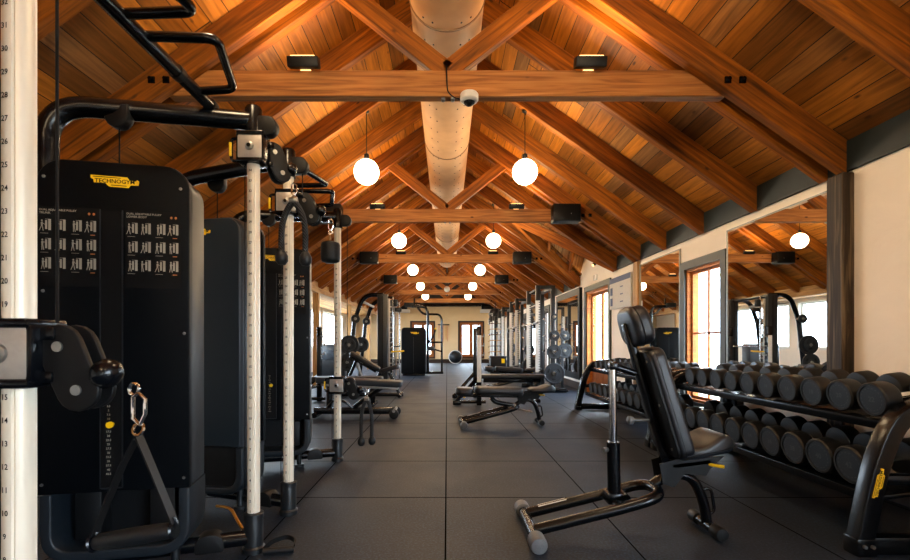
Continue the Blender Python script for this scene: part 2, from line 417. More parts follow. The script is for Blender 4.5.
# far wall, two glazed doors
FD = [(-1.93, -.62), (.58, 1.95)]
mb = MB(); x = XA-.25
for a, b in FD:
    mb.bb((x, Y1, 0), (a+.08, Y1+.25, 2.62)); mb.bb((a+.08, Y1, 2.12), (b-.08, Y1+.25, 2.62)); mb.bb((a+.08, Y1, 0), (b-.08, Y1+.25, .3)); x = b-.08
mb.bb((x, Y1, 0), (XW+.25, Y1+.25, 2.62)); mb.bb((XA-.25, Y1, 2.6), (XW+.25, Y1+.25, 3.0))
struct(mb.build('wall_far', SAND))
mb = MB(); mb.add([(-3.3, Y1, 2.95), (3.3, Y1, 2.95), (0, Y1, 4.85), (-3.3, Y1+.2, 2.95), (3.3, Y1+.2, 2.95), (0, Y1+.2, 4.85)], [(0, 1, 2), (5, 4, 3), (0, 3, 4, 1), (1, 4, 5, 2), (2, 5, 3, 0)])
struct(mb.build('wall_far_gable', DARKWOOD))
# back wall behind the photographer
mb = MB(); B0, B1 = -2.2, 2.2
mb.bb((XA-.25, Y0-.25, 0), (XW+.25, Y0, 2.62))
mb.add([(-3.3, Y0, 2.6), (3.3, Y0, 2.6), (0, Y0, 4.85), (-3.3, Y0-.2, 2.6), (3.3, Y0-.2, 2.6), (0, Y0-.2, 4.85)], [(0, 1, 2), (5, 4, 3), (0, 3, 4, 1), (1, 4, 5, 2), (2, 5, 3, 0)])
struct(mb.build('wall_back', CREAM))
# trims
mb = MB()
for a, b in ((Y0, DY0-.02), (DY1+.02, Y1)): mb.bb((XW-.03, a, 2.375), (XW+.01, b, 2.602))
struct(mb.build('trim_1', BAND))
mb = MB(); mb.bb((XA, Y1-.03, 0), (XW, Y1, .2)); struct(mb.build('baseboard_far', DARKWOOD))
mb = MB()
for a, b in ((Y0, 8.6), (10.33, Y1)): mb.bb((XW-.025, a, 0), (XW, b, .16))
struct(mb.build('baseboard_right', DARKWOOD))

def glazed(name, face, axis, a, b, z0, z1, out_dir, casing, sash, leaves=2, bars=1, cw=.10, low=0, depth=.14, g=.05, vb=0, f=.055):
    """window or door in a wall; axis 'y' = wall plane x=face, 'x' = wall plane y=face; out_dir +1/-1 towards outdoors"""
    def PT(u, d, z): return (face + out_dir*d, u, z) if axis == 'y' else (u, face + out_dir*d, z)
    def B(m, u0, u1, d0, d1, za, zb, bv=0):
        p, q = PT(u0, d0, za), PT(u1, d1, zb); m.bb([min(i, j) for i, j in zip(p, q)], [max(i, j) for i, j in zip(p, q)], bv)
    m = MB()                                   # casing round the opening on the room side, and the reveal lining
    if casing is not None:
        B(m, a-cw, a, -.03, .02, max(0, z0-cw), z1+cw); B(m, b, b+cw, -.03, .02, max(0, z0-cw), z1+cw); B(m, a, b, -.03, .02, z1, z1+cw)
        if z0 > 0: B(m, a, b, -.03, .02, z0-cw, z0)
    r = m.build(name, casing or sash)
    struct(r)
    m = MB()                         # outer frame in the reveal
    B(m, a, a+f, .0, depth+.05, z0, z1); B(m, b-f, b, .0, depth+.05, z0, z1); B(m, a+f, b-f, .0, depth+.05, z1-f, z1)
    if z0 > 0: B(m, a+f, b-f, 0, depth+.05, z0, z0+f)
    m.build('frame', sash, r)
    w = (b-a-2*f)/leaves
    for i in range(leaves):
        u0 = a+f+i*w; u1 = u0+w; m = MB(); zb = z0+(f if z0 > 0 else .02); zt = z1-f
        B(m, u0, u0+g, depth-.04, depth, zb, zt); B(m, u1-g, u1, depth-.04, depth, zb, zt); B(m, u0+g, u1-g, depth-.04, depth, zt-g, zt); B(m, u0+g, u1-g, depth-.04, depth, zb, zb+g)
        if low: B(m, u0+g, u1-g, depth-.03, depth-.01, zb+g, low); B(m, u0+g, u1-g, depth-.04, depth, low, low+.06)
        zz0 = max(zb+g, low)
        for k in range(vb): uu = u0+(u1-u0)*(k+1)/(vb+1); B(m, uu-.012, uu+.012, depth-.03, depth-.01, zz0, zt-g)
        for k in range(bars):
            z = zz0 + (zt-zz0)*(k+1)/(bars+1); B(m, u0+g, u1-g, depth-.03, depth-.01, z-.012, z+.012)
        s = m.build('sash', sash, r)
        m = MB(); B(m, u0+g, u1-g, depth-.023, depth-.018, zz0, zt-g); m.build('pane', GLASS, s)
    return r
glazed('window_1', XW, 'y', 5.16, 5.94, .35, 2.0, 1, CASING, ORANGE, leaves=1, bars=1, cw=.1, vb=1, f=.03, g=.035, depth=.09)
d1 = glazed('door_1', XW, 'y', 8.75, 10.18, 0, 2.17, 1, CASING, ORANGE, leaves=2, bars=0, cw=.11, low=.55)
MB().tube([(XW+.07, 9.44, .95), (XW+.03, 9.44, .95), (XW+.03, 9.32, .95)], .01, 8, fl=.01).build('door_handle', STEEL, d1)
glazed('window_8', XW, 'y', -4.4, -.6, .3, 2.2, 1, CASING, ORANGE, leaves=3, bars=0)
glazed('window_2', XW, 'y', 13.9, 15.1, .1, 2.1, 1, CASING, DARKWOOD, leaves=2, bars=1)
glazed('window_3', XW, 'y', 17.6, 18.8, .1, 2.1, 1, CASING, DARKWOOD, leaves=2, bars=1)
for i, (a, b) in enumerate(LOPEN): glazed('window_%d' % (4+i), XA, 'y', a, b, .85, 2.36, -1, None, WHITE, leaves=2, bars=0, cw=.08)
for i, (a, b) in enumerate(FD): glazed('door_%d' % (2+i), Y1, 'x', a+.08, b-.08, .3, 2.12, 1, DARKWOOD, ORANGE, leaves=2, bars=1, cw=.08, g=.09)

# outdoors
gr = struct(MB().bb((-60, -60, -.5), (70, 90, -.15)).build('ground', GROUND))

# ------------------------------------------------------------------ roof timbers
TY = [-3.85, -.1, 3.65, 7.40, 11.15, 14.90, 18.65, 22.40]
SEEN = {3.65: 'nearest truss in view, dome camera under its middle', 7.40: 'second truss in view, black loudspeaker at its right end',
        11.15: 'third truss in view, a loudspeaker near each end', 14.90: 'fourth truss in view, where the round duct ends',
        18.65: 'fifth truss in view, small and deep in the room', 22.40: 'farthest truss, close to the far gable wall', -.1: 'truss overhead, above the camera', -3.85: 'truss behind the camera near the back doors'}
def rc(x): return 2.468 + SL*(XW-abs(x))
for y in TY:
    t = thing('roof_truss', 'orange timber roof truss, ' + SEEN[y], 'roof truss', (0, y, 2.9), group='timber roof trusses')
    L = (0, y, 2.9)
    beam('tie_beam', (-2.16, y, 3.086), (2.16, y, 3.086), .09, .202, TIE, t, loc=L)
    for s in (-1, 1):
        for dy in (-.088, .088):
            beam('rafter', (s*(XW+.03), y+dy, rc(XW+.03)), (s*.03, y+dy, rc(.03)), .08, .216, BEAM, t, loc=L)
        a = V((s*.0, y, 3.185)); b = V((s*.93, y, 3.245+.855*.79)); beam('brace', a, b, .088, .15, BEAM, t, loc=L)
        m = MB(Matrix.Translation(V((0, -y, -2.9))))
        for bx in (2.12, 2.23):
            bz = rc(2.175)-.02; m.box((s*bx, y-.134, bz), (.05, .012, .05), .003); m.cyl((s*bx, y-.138, bz), (s*bx, y-.16, bz), .016, seg=6)
        m.build('bolt', BLACK, t)
    m = MB(Matrix.Translation(V((0, -y, -2.9))))
    for bx in (-.03, .045): m.box((bx, y, 2.983), (.03, .05, .016), .003); m.cyl((bx, y, 2.976), (bx, y, 2.962), .009, seg=6)
    m.build('bolt', STEEL, t)
ORD = ['first', 'second', 'third']
BAY = ['behind the camera', 'overhead before the nearest visible truss', 'between the first and second visible trusses', 'between the second and third visible trusses', 'between the third and fourth visible trusses',
       'between the fourth and fifth visible trusses', 'between the fifth and last trusses', 'past the last truss']
for bi, y in enumerate(TY):
    for k in range(1, 4):
        yy = y + .9375*k
        if yy > Y1 - .1 or yy < .5: continue
        if bi == 1 and k == 3: yy -= .06
        for s, sn in ((-1, 'left'), (1, 'right')):
            xe = XW+.03
            if s > 0 and abs(yy-9.275) < .1: xe = 1.45
            if s > 0 and abs(yy-10.21) < .1: xe = 2.33
            o = beam('rafter', (s*xe, yy, rc(xe)), (s*.03, yy, rc(.03)), .09, .216, BEAM)
            tag(o, 'orange common rafter on the %s slope, %s one %s' % (sn, ORD[k-1], BAY[bi]), 'rafter', 'common rafters')
for pts, lb in ((((XW, DY1+.02, 2.44), (DXP, DYP, 3.6)), 'slanting valley timber on the far side of the side gable'), (((XW, DY0, 2.44), (DXP, DYP, 3.6)), 'slanting valley timber on the near side of the side gable')):
    tag(beam('valley_rafter', pts[0], pts[1], .09, .2, BEAM), lb, 'rafter', 'valley rafters of the side gable')
for x0, lb in ((2.2, 'short jack rafter in the side gable, inner one'), (2.75, 'short jack rafter in the side gable, by the wall')):
    tag(beam('jack_rafter', (x0, DYP+(x0-DXP)/(XW-DXP)*(DY1-DYP), roofz(x0)-.1), (x0, DYP+.02, DZ-.13), .06, .14, BEAM), lb, 'rafter', 'jack rafters of the side gable')
tag(beam('ridge_beam', (0, Y0, 4.56), (0, Y1, 4.56), .07, .28, DARKWOOD), 'dark ridge board along the roof peak above the duct', 'ridge beam')
tag(beam('eave_beam', (-3.13, Y0, 2.38), (-3.13, Y1, 2.38), .16, .24, PINEPOST), 'long timber eave beam on posts at the left aisle', 'beam')
for i, y in enumerate(TY[3:]):
    tag(beam('timber_post', (-3.13, y, 0), (-3.13, y, 2.26), .13, .13, PINEPOST, up=(1, 0, 0)), 'square timber post of the left aisle, %s' % ['beside the pair of cable machines', 'between the machines and the aisle windows', 'in front of the bright left windows', 'near the far left windows', 'last one before the far wall'][i], 'post', 'aisle posts')
o = beam('timber_post', (XW-.0, 3.57, 0), (XW-.0, 3.57, 2.36), .16, .17, OAKPOST, up=(1, 0, 0), bev=.012); tag(o, 'dark weathered oak post between the large mirror and the cream wall', 'post')
o = beam('timber_post', (XW-.0, 7.43, 0), (XW-.0, 7.43, 2.36), .17, .1, PINEPOST, up=(1, 0, 0)); tag(o, 'pale timber wall post between the chart board and the narrow mirror', 'post')

# duct
t = thing('round_air_duct', 'long round tan air duct running under the roof ridge', 'air duct', (0, -2, 3.75))
m = MB(); m.lathe([(.285, 0), (.29, .02), (.29, 16.85), (.27, 16.9)], (0, 0, 0), (0, 1, 0), 40); m.build('duct_tube', DUCTM, t)
for yy in [x*2.5+.55 for x in range(7)]:
    m = MB(); m.lathe([(.2905, 0), (.2965, .004), (.2965, .022), (.2905, .026)], (0, yy, 0), (0, 1, 0), 40, cap=False); m.build('seam_band', DUCTB, t)
m = MB()
for i in range(64):
    for a in (-128, -112, -68, -52):
        y = .3 + i*.26; d = V((math.cos(math.radians(a)), 0, math.sin(math.radians(a)))); m.cyl(V((0, y, 0))+d*.288, V((0, y, 0))+d*.2925, .008, seg=8)
m.build('air_hole', BLACKM, t)

# pendant globes
LY = [-1.97, 1.78, 5.53, 9.28, 13.03, 16.78, 20.53]
nm = {5.53: 'largest pair', 9.28: 'second largest pair', 13.03: 'third pair', 16.78: 'fourth pair', 20.53: 'far wall pair', 1.78: 'pair above the camera', -1.97: 'pair behind the camera'}
gl = None
for y in LY:
    for s, sn in ((-1, 'left'), (1, 'right')):
        lb = 'glowing round globe pendant on a black cord, %s one of the %s' % (sn, nm[y])
        if gl is None:
            gl = thing('pendant_lamp', lb, 'pendant lamp', (s*.94-.015, y, 3.10), group='globe pendants')
            MB().sphere((0, 0, 0), .149, 32).build('globe', GLOBE, gl)
            MB().lathe([(.012, 0), (.03, .005), (.03, .055), (.01, .075)], (0, 0, .15), (0, 0, 1), 16).build('socket', BLACKM, gl)
            MB().cyl((0, 0, .2), (0, 0, .74), .005, seg=8).build('cord', BLACKM, gl)
            MB().lathe([(.01, 0), (.03, .01), (.035, .03), (.03, .055)], (0, 0, .70), (0, 0, 1), 16).build('ceiling_rose', BLACKM, gl)
        else: dup(gl, lb, (s*.94-.015, y, 3.10))
# small wash lights on the tie beams
fx = None
for i, y in enumerate(TY[2:6]):
    for s, sn in ((-1, 'left'), (1, 'right')):
        lb = 'small black wash light on the %s part of the %s visible tie beam' % (sn, ['first', 'second', 'third', 'fourth'][i])
        if fx is None:
            fx = thing('wash_light', lb, 'wash light', (s*1.09, y-.05, 3.19), group='wash lights on the tie beams')
            R = Matrix.Rotation(math.radians(18), 3, 'X')
            MB().box((0, -.055, .018), (.235, .085, .075), .008, R=R).build('housing', BLACKM, fx)
            MB().box((0, -.004, -.010), (.08, .006, .004), 0).build('lens', LENS, fx)
            MB().box((0, -.068, .058), (.18, .06, .003), 0, R=R).build('upper_lens', LENS, fx)
            MB().box((0, .01, .012), (.05, .05, .02), .003).build('bracket', BLACKM, fx)
        else: dup(fx, lb, (s*1.09, y-.05, 3.19))
for y in TY[1:7]:
    for s in (-1, 1):
        l = bpy.data.lights.new('wash_uplight', 'AREA'); l.shape = 'RECTANGLE'; l.size = .2; l.size_y = .08; l.energy = 20; l.color = (1, .58, .2)
        o = bpy.data.objects.new('wash_uplight', l); COL.objects.link(o); o.location = (s*1.09, y-.13, 3.275); o.rotation_euler = (PI, s*math.radians(8), 0)
# dome camera
t = thing('dome_camera', 'white dome security camera with black cable under the first tie beam', 'security camera', (.17, 3.56, 2.95))
MB().lathe([(.062, .03), (.07, .02), (.07, -.02), (.06, -.032), (.05, -.036)], (0, 0, 0), (0, 0, 1), 28).build('housing', WHITE, t)
MB().sphere((0, 0, -.03), .045, 20, (1, 1, .8)).build('dome', BLACKM, t)
MB().tube([(-.06, .03, 0), (-.12, .0, .0), (-.165, -.005, .04), (-.17, .03, .12), (-.175, .03, .27)], .005, 8, fl=.03).build('cable', BLACKM, t)
t = thing('ceiling_sensor', 'small white ball sensor hanging on a rod at the end of the duct', 'sensor', (0, 16.0, 2.90))
MB().sphere((0, 0, 0), .10, 20).build('sensor_ball', WHITE, t); MB().cyl((0, 0, .09), (0, 0, 1.55), .008, seg=8).build('rod', BLACKM, t)
# loudspeakers
sp = None
for x, y, lb in ((1.83, 7.40, 'black loudspeaker fixed to the right end of the second visible tie beam'), (-1.83, 7.40, 'black loudspeaker fixed to the left end of the second visible tie beam'),
                 (1.76, 11.15, 'black loudspeaker on the right of the third visible tie beam'), (-1.83, 11.15, 'black loudspeaker on the left of the third visible tie beam'),
                 (1.72, 14.9, 'black loudspeaker on the right of the fourth visible tie beam'), (-1.78, 14.9, 'black loudspeaker on the left of the fourth visible tie beam')):
    if sp is None:
        sp = thing('loudspeaker', lb, 'loudspeaker', (x, y-.13, 3.06), group='beam loudspeakers')
        MB().box((0, -.08, 0), (.42, .2, .27), .012).build('cabinet', BLACKM, sp)
        MB().box((0, -.184, 0), (.40, .008, .25), .003).build('speaker_grille', BLACKM, sp)
        MB().box((0, .05, 0), (.1, .08, .12), .004).build('bracket', BLACK, sp)
        MB().cyl((.06, -.187, -.02), (.06, -.19, -.02), .008, seg=10).build('badge', STEEL, sp)
    else: dup(sp, lb, (x, y-.13, 3.06))

# ------------------------------------------------------------------ right wall fittings
def mirror(lb, y0, y1, z0, z1, fr=.012, fmat=STEEL, fd=.015):
    t = thing('wall_mirror', lb, 'mirror', (XW, (y0+y1)/2, z0)); w = (y1-y0)/2; h = z1-z0
    MB().bb((-fd-.002, -w+fr*.6, fr*.6), (-fd+.004, w-fr*.6, h-fr*.6)).build('mirror_glass', MIRROR, t)
    m = MB()
    m.bb((-fd-.008, -w, 0), (0, -w+fr, h)); m.bb((-fd-.008, w-fr, 0), (0, w, h)); m.bb((-fd-.008, -w+fr, 0), (0, w-fr, fr)); m.bb((-fd-.008, -w+fr, h-fr), (0, w-fr, h)); m.bb((-fd+.004, -w+fr, fr), (0, w-fr, h-fr))
    m.build('mirror_frame', fmat, t)
mirror('large wall mirror beside the dark oak post, above the dumbbells', 3.66, 5.05, .62, 2.29)
mirror('narrow wall mirror between the pale post and the small window', 6.07, 7.33, .62, 2.30)
mirror('tall mirror in a thick black frame beyond the door', 10.5, 12.75, .23, 2.32, .15, BLACKM, .06)
mirror('tall black framed mirror between the far right windows', 15.3, 17.2, .23, 2.32, .08, DARKWOOD, .05)
mirror('farthest tall black framed mirror beyond the windows', 19.1, 21.4, .23, 2.32, .08, DARKWOOD, .05)
t = thing('wall_chart', 'white workout chart with navy header on the wall beside the door', 'chart', (XW-.02, 8.15, 1.68))
F = face_frame((-.012, .50), (-.012, -.50)); W = .99
MB().slab(rrect(.0, 0, W, .56, .01), F, .02).build('board', PAPER, t)
m = MB(); m.flat([(.0, .465), (W, .465), (W, .56), (0, .56)], F, .001); m.build('header', NAVY, t)
m = MB()
for i in range(3):
    m.flat([(.52, .1+.13*i), (.66, .1+.13*i), (.66, .12+.13*i), (.52, .12+.13*i)], F, .001)
for i in range(2): m.flat([(.04, .06+.19*i), (.16, .06+.19*i), (.16, .2+.19*i), (.04, .2+.19*i)], F, .001)
m.build('printed_block', NAVY, t)
t = thing('spotlight', 'small black spotlight on the white gable wall above the door', 'spotlight', (XW, 9.42, 2.68))
MB().bb((-.05, -.02, -.02), (0, .02, .03), .004).build('bracket', BLACKM, t); MB().lathe([(.02, 0), (.035, .02), (.035, .07)], (-.05, 0, 0), (-.7, -.2, -.6), 16).build('lamp_head', BLACKM, t)
MB().cyl((-.102, -.015, -.045), (-.106, -.016, -.048), .028).build('lens', LENS, t)
t = thing('switch_box', 'small grey switch box on the wall above the door', 'switch', (XW, 9.58, 2.40))
MB().bb((-.03, -.07, -.05), (0, .05, .06), .006).build('housing', PLATEG, t); MB().bb((-.035, -.14, -.05), (0, -.09, .06), .005).build('side_module', WHITE, t)

# ------------------------------------------------------------------ dumbbells and their racks
def logo(parent, F, w, name='logo_badge', z=.0):
    """yellow stepped badge with the maker's lettering, w wide, centred on F's origin"""
    h = w*.26
    pl = [(0, .98), (0, .72), (.055, .6), (.065, .33), (.3, .33), (.36, .08), (.40, .02), (.78, .0), (.82, .25), (.985, .25), (1, .62), (.96, .74), (.93, .60), (.80, .68), (.75, .93)]
    T = F @ Matrix.Translation(V((0, 0, z)))
    m = MB(); pts = [((a-.5)*w, (b-.5)*h) for a, b in pl]; m.slab(pts, T @ Matrix.Translation(V((0, 0, .0015))), .0015)
    o = m.build(name, YELLOW, parent, label='yellow maker badge with black lettering')
    m = MB(); m.text('TECHNOGYM', w*.132, T, z=.0022)
    m.flat([((a-.5)*w, (b-.5)*h) for a, b in ((.05, .83), (.62, .79), (.62, .85), (.05, .90))], T, .0021)
    m.flat([((a-.5)*w, (b-.5)*h) for a, b in ((.42, .14), (.74, .11), (.74, .17), (.42, .20))], T, .0021)
    m.build('lettering', INK, o)
    return o
def make_dumbbell(r, num, lb, loc, group):
    t = thing('dumbbell', lb, 'dumbbell', loc, group=group)
    TL = Matrix.Rotation(math.radians(-7), 4, 'Y'); hw = .095
    MB(TL).lathe([(.014, .09), (.017, .15), (.019, .1925), (.017, .235), (.014, .30)], (0, 0, 0), (1, 0, 0), 14).build('grip', CHROME, t)
    for x0, sg in ((0, 1), (.385, -1)):
        m = MB(TL); m.lathe([(r*.80, .006), (r*.82, 0), (r*.93, .0), (r, .010), (r, hw-.018), (r*.93, hw-.004), (r*.6, hw), (.018, hw)], (x0, 0, 0), (sg, 0, 0), 32)
        hd = m.build('head', RUBBER, t, ang=30)
        m = MB(TL); m.lathe([(.0, .0035), (r*.80, .0035), (r*.80, .008)], (x0, 0, 0), (sg, 0, 0), 32); fc = m.build('face_plate', FACEG, hd)
        if sg == 1:
            F = TL @ face_frame((0, 0), (0, -1)); m = MB(); m.text(str(num), r*.42, F, z=-.0028)
            for k in range(18):
                a = math.radians(20*k); rr = r*.68
                if 4 < k % 9 < 8 or True:
                    q = [(rr*math.cos(a+d)*s_, rr*math.sin(a+d)*s_) for d, s_ in ((-.09, 1), (.09, 1), (.09, .93), (-.09, .93))]; m.flat(q, F, -.0028)
            m.build('number_print', NUMG, fc)
    return t
def dumbbell_rack(y0, y1, lb, xo=0):
    t = thing('dumbbell_rack', lb, 'dumbbell rack', (2.1, (y0+y1)/2, 0), group='two-tier dumbbell racks')
    W = Matrix.Translation(V((-2.1, -(y0+y1)/2, 0))); sec = [(-.03, -.05), (.03, -.05), (.03, .05), (-.03, .05)]
    for y in (y0, y1):
        path = fillet([(2.10, y, .08), (2.185, y, .50), (2.31, y, .745), (2.86, y, .79), (2.90, y, .60), (2.92, y, .05)], [.3, .16, .05, .1])
        m = MB(W); m.sweep(path, rrect(-.043, -.042, .043, .042, .010, 3), up=(0, 1, 0)); m.build('end_frame', BLACK, t)
        m = MB(W); m.bb((2.09, y-.035, .012), (2.97, y+.035, .10), .008); m.box((2.10, y, .05), (.10, .09, .09), .008); m.build('foot_beam', BLACK, t)
        m = MB(W)
        for bx in (2.08, 2.12): m.cyl((bx, y-.046, .06), (bx, y-.058, .06), .009, seg=10)
        m.cyl((2.50, y-.05, .385), (2.50, y-.065, .385), .012, seg=12); m.build('bolt', STEEL, t)
        m = MB(W); m.bb((2.19, y-.03, .36), (2.90, y+.03, .41), .008); m.build('end_rail', BLACK, t)
        m = MB(W); m.bb((2.07, y-.035, 0), (2.15, y+.035, .012)); m.build('foot_pad', RUBBER, t)
    for nm_, x0, z0, x1, z1 in (('upper_shelf', 2.29, .665, 2.82, .735), ('lower_shelf', 2.21, .285, 2.76, .355)):
        a = math.atan2(z1-z0, x1-x0); L = math.hypot(x1-x0, z1-z0); R = Matrix.Rotation(-a, 3, 'Y')
        m = MB(W); m.box(((x0+x1)/2, (y0+y1)/2, (z0+z1)/2-.015), (L, y1-y0-.07, .025), .004, R=R)
        m.box((x0+.006, (y0+y1)/2, z0-.02), (.03, y1-y0-.07, .05), .004, R=R); m.box((x1, (y0+y1)/2, z1-.02), (.03, y1-y0-.07, .05), .004, R=R)
        m.build(nm_, BLACK, t)
    F = Matrix.Translation(V((2.158-2.1, y0-.0425-(y0+y1)/2, .375))) @ face_frame((0, 0), (1, 0)) @ Matrix.Rotation(math.radians(78), 4, 'Z')
    logo(t, F, .155)
    return t
R1, R2 = (2.37, 4.66), (4.80, 7.46)
dumbbell_rack(*R1, 'black two-tier dumbbell rack with yellow badge, nearest the camera'); dumbbell_rack(*R2, 'black two-tier dumbbell rack ending near the door')
for ri, (ys, nup, nlo, ru, rl) in enumerate((([2.475+.2085*k for k in range(10)], 22, 42, .092, .104), ([4.93+.217*k for k in range(11)], 12, 20, .072, .092))):
    for k, y in enumerate(ys):
        rr = ru - .0012*k; n = max(1, nup - 2*k) if ri == 0 else max(1, 12-k)
        u = ['nearest the camera end', 'second', 'third', 'fourth', 'fifth', 'sixth', 'seventh', 'eighth', 'ninth', 'tenth', 'eleventh'][k]
        rk = 'near rack' if ri == 0 else 'door-side rack'
        make_dumbbell(rr, n, 'round black dumbbell on the upper shelf of the %s, %s along' % (rk, u), (2.278, y+.03, .672+rr+.008), 'dumbbells on the upper shelves')
        rr = rl - .0012*k; n = nlo - 2*k if ri == 0 else 20-k
        make_dumbbell(rr, n, 'round black dumbbell on the lower shelf of the %s, %s along' % (rk, u), (2.195, y+.075 if ri == 0 else y+.03, .296+rr+.008), 'dumbbells on the lower shelves')

# ------------------------------------------------------------------ benches
def pad(m, L, W, t, r=.05, ch=.02, taper=1.0):
    """upholstered pad: X along length, Y across, lies on z=0"""
    poly = rrect(0, -W/2, L, W/2, r, 6)
    if taper != 1: poly = [(x, y*(1+(taper-1)*x/L)) for x, y in poly]
    m.slab(poly, Matrix.Translation(V((0, 0, t))), t, ch)
def piping(m, L, W, z, r=.05, pr=.0035, taper=1.0):
    poly = rrect(0, -W/2, L, W/2, r, 6)
    m.tube([(x, y*(1+(taper-1)*x/L), z) for x, y in poly], pr, 6, closed=True)
def bench(lb, loc, rz, th, group, flat=False, name='adjustable_bench'):
    t = thing(name, lb, 'bench', loc, rz, group)
    MB().tube([(0, -.25, .046), (0, .25, .046)], .03, 16).build('foot_bar', BLACK, t)
    for s in (-1, 1): MB().lathe([(.036, -.055), (.045, -.045), (.046, .035), (.040, .05), (.0, .055)], (0, s*.245, .046), (0, s, 0), 20).build('foot_cap', RIMG, t)
    MB().tube([(.01, -.125, .062), (.50, -.125, .185), (.715, -.125, .25), (.715, .125, .25), (.50, .125, .185), (.01, .125, .062)], .031, 14, fl=[.1, .16, .16, .1]).build('frame', BLACK, t)
    m = MB(frame((.49, 0, .122), (0, 0, 1), (.07, .125, .106))); m.box((.09, -.0, .0), (.17, .03, .003)); m.build('warning_label', PAPER, t)
    MB().tube([(.70, 0, .27), (.80, 0, .335), (.93, 0, .32), (.995, 0, .17), (1.01, 0, .05)], .034, 14, fl=.08, flat=.8).build('rear_leg', BLACK, t)
    MB().tube([(1.01, -.12, .046), (1.01, .12, .046)], .028, 16).build('foot_bar', BLACK, t)
    for s in (-1, 1): MB().lathe([(.030, -.045), (.036, -.04), (.037, .025), (.032, .035), (0, .04)], (1.01, s*.12, .046), (0, s, 0), 18).build('foot_cap', BLACKM, t)
    MB().tube([(.985, 0, .245), (1.035, 0, .25), (1.055, 0, .12), (1.015, 0, .10)], .009, 10, fl=.03).build('carry_handle', BLACK, t)
    # seat bracket
    F = face_frame((0, -.05), (1, -.05)); m = MB(); m.slab([(.72, .40), (.74, .29), (.80, .27), (.86, .345), (.98, .335), (1.0, .37), (1.08, .445), (.84, .435)][::1], F, .008); F2 = face_frame((0, .058), (1, .058)); m.slab([(.72, .40), (.74, .29), (.80, .27), (.86, .345), (.98, .335), (1.0, .37), (1.08, .445), (.84, .435)], F2, .008)
    m.box((.9, 0, .40), (.22, .1, .03), .005, R=Matrix.Rotation(math.radians(-7), 3, 'Y')); m.build('seat_bracket', BLACKM, t)
    MB().tube([(.98, -.03, .40), (1.03, -.07, .395), (1.06, -.085, .395)], .009, 8, fl=.02).build('lever', YELLOW, t, label='yellow adjustment lever')
    ta = math.radians(12 if not flat else 1)
    T = Matrix.Translation(V((.80 if not flat else .86, 0, .425))) @ Matrix.Rotation(-ta, 4, 'Y')
    m = MB(T)
    n = 12; L = .32 if not flat else .34; rings = []
    for i in range(n+1):                                 # seat pad swells to a rounded roll at the outer end
        u = i/n; x = L*u; th_ = .062 + .04*math.sin(min(1, max(0, (u-.45)/.5))*PI/2)*(1-max(0, u-.9)*3); w = .115 + .032*math.sin(PI*min(1, u*1.1)/1.15)
        if i in (0, n): th_ *= .45; w *= .8
        elif i in (1, n-1): th_ *= .88; w *= .97
        c = .02
        q = rrect(-w, 0 if i not in (0, n) else .02, w, th_ + (0 if i not in (0, n) else .02), min(.026, th_*.4), 4)
        rings.append([(x, a, b) for a, b in q])
    m.rings(rings); st = m.build('seat', LEATHER, t, ang=60)
    m = MB(T); m.tube([(.02+L*.9*i/10, -.135-.012*math.sin(PI*i/10), .028) for i in range(11)], .003, 6); m.build('piping', BLACKM, st)
    # back
    a = math.radians(th); d = V((-math.cos(a), 0, math.sin(a))); nn = V((math.sin(a), 0, math.cos(a))); piv = V((.80, 0, .405 if flat else .42))
    M = Matrix((d, nn.cross(d), nn)).transposed().to_4x4(); M.translation = piv
    MB(M).box((.40, 0, -.03), (.82, .05, .045), .012).build('back_spine', BLACK, t)
    m = MB(M); m.slab([(x+.03, y*(1-.15*x/.6)) for x, y in rrect(0, -.16, .60, .16, .06, 6)], Matrix.Translation(V((0, 0, .004))), .016, .004); m.build('back_board', BLACKM, t)
    m = MB(M @ Matrix.Translation(V((.02, 0, 0)))); pad(m, .62, .335, .085, .06, .022, .84); bp = m.build('backrest', LEATHER, t, ang=60)
    m = MB(M @ Matrix.Translation(V((.02, 0, 0)))); piping(m, .62, .333, .030, .06, .0022, .84); m.build('piping', BLACKM, bp)
    m = MB(M @ Matrix.Translation(V((.665, 0, -.035)))); pad(m, .225, .28, .105, .085, .03, .9); hp = m.build('headrest', LEATHER, t, ang=60)
    m = MB(M @ Matrix.Translation(V((.665, 0, -.035)))); piping(m, .225, .282, .04, .085, .0035, .9); m.build('piping', BLACKM, hp)
    m = MB(M)
    for sx in (.08, .33, .58):
        for sy in (-.10, .10): m.cyl((sx, sy, -.012), (sx, sy, -.017), .008, seg=10)
    m.build('screw', STEEL, bp)
    if not flat:
        q = piv + d*.52 - nn*.055
        MB().cyl((.485, 0, .18), (.478, 0, .515), .036, seg=22).build('post_sleeve', BLACK, t)
        m = MB(); m.cyl((.478, 0, .50), (.475, 0, .93), .0215, seg=20); m.build('telescopic_post', CHROME, t, label='chrome telescopic post')
        m = MB(); m.box((.478, 0, .945), (.05, .05, .045), .008); m.tube([(.478, 0, .945), tuple(q)], .02, 10); m.build('pivot_bracket', BLACK, t)
        m = MB(); m.box((.485, 0, .20), (.10, .09, .06), .008); m.cyl((.53, -.06, .21), (.53, .06, .21), .025, seg=14); m.tube([(.47, -.125, .18), (.47, .125, .18)], .02, 10); m.build('post_mount', BLACK, t)
        kp = piv + d*.24 - nn*.05; e = kp - V((.09, 0, -.0)); m = MB(); m.cyl(kp, e, .009, seg=10); m.lathe([(.012, 0), (.024, .01), (.024, .03), (.016, .036)], e, (-1, 0, 0), 14); m.build('locking_knob', RIMG, t)
        MB().lathe([(.010, 0), (.014, .01), (.013, .03)], (.441, -.02, .475), (-1, -.4, 0), 10).build('sleeve_pin', STEEL, t)
    else:
        q = piv + d*.42 - nn*.05
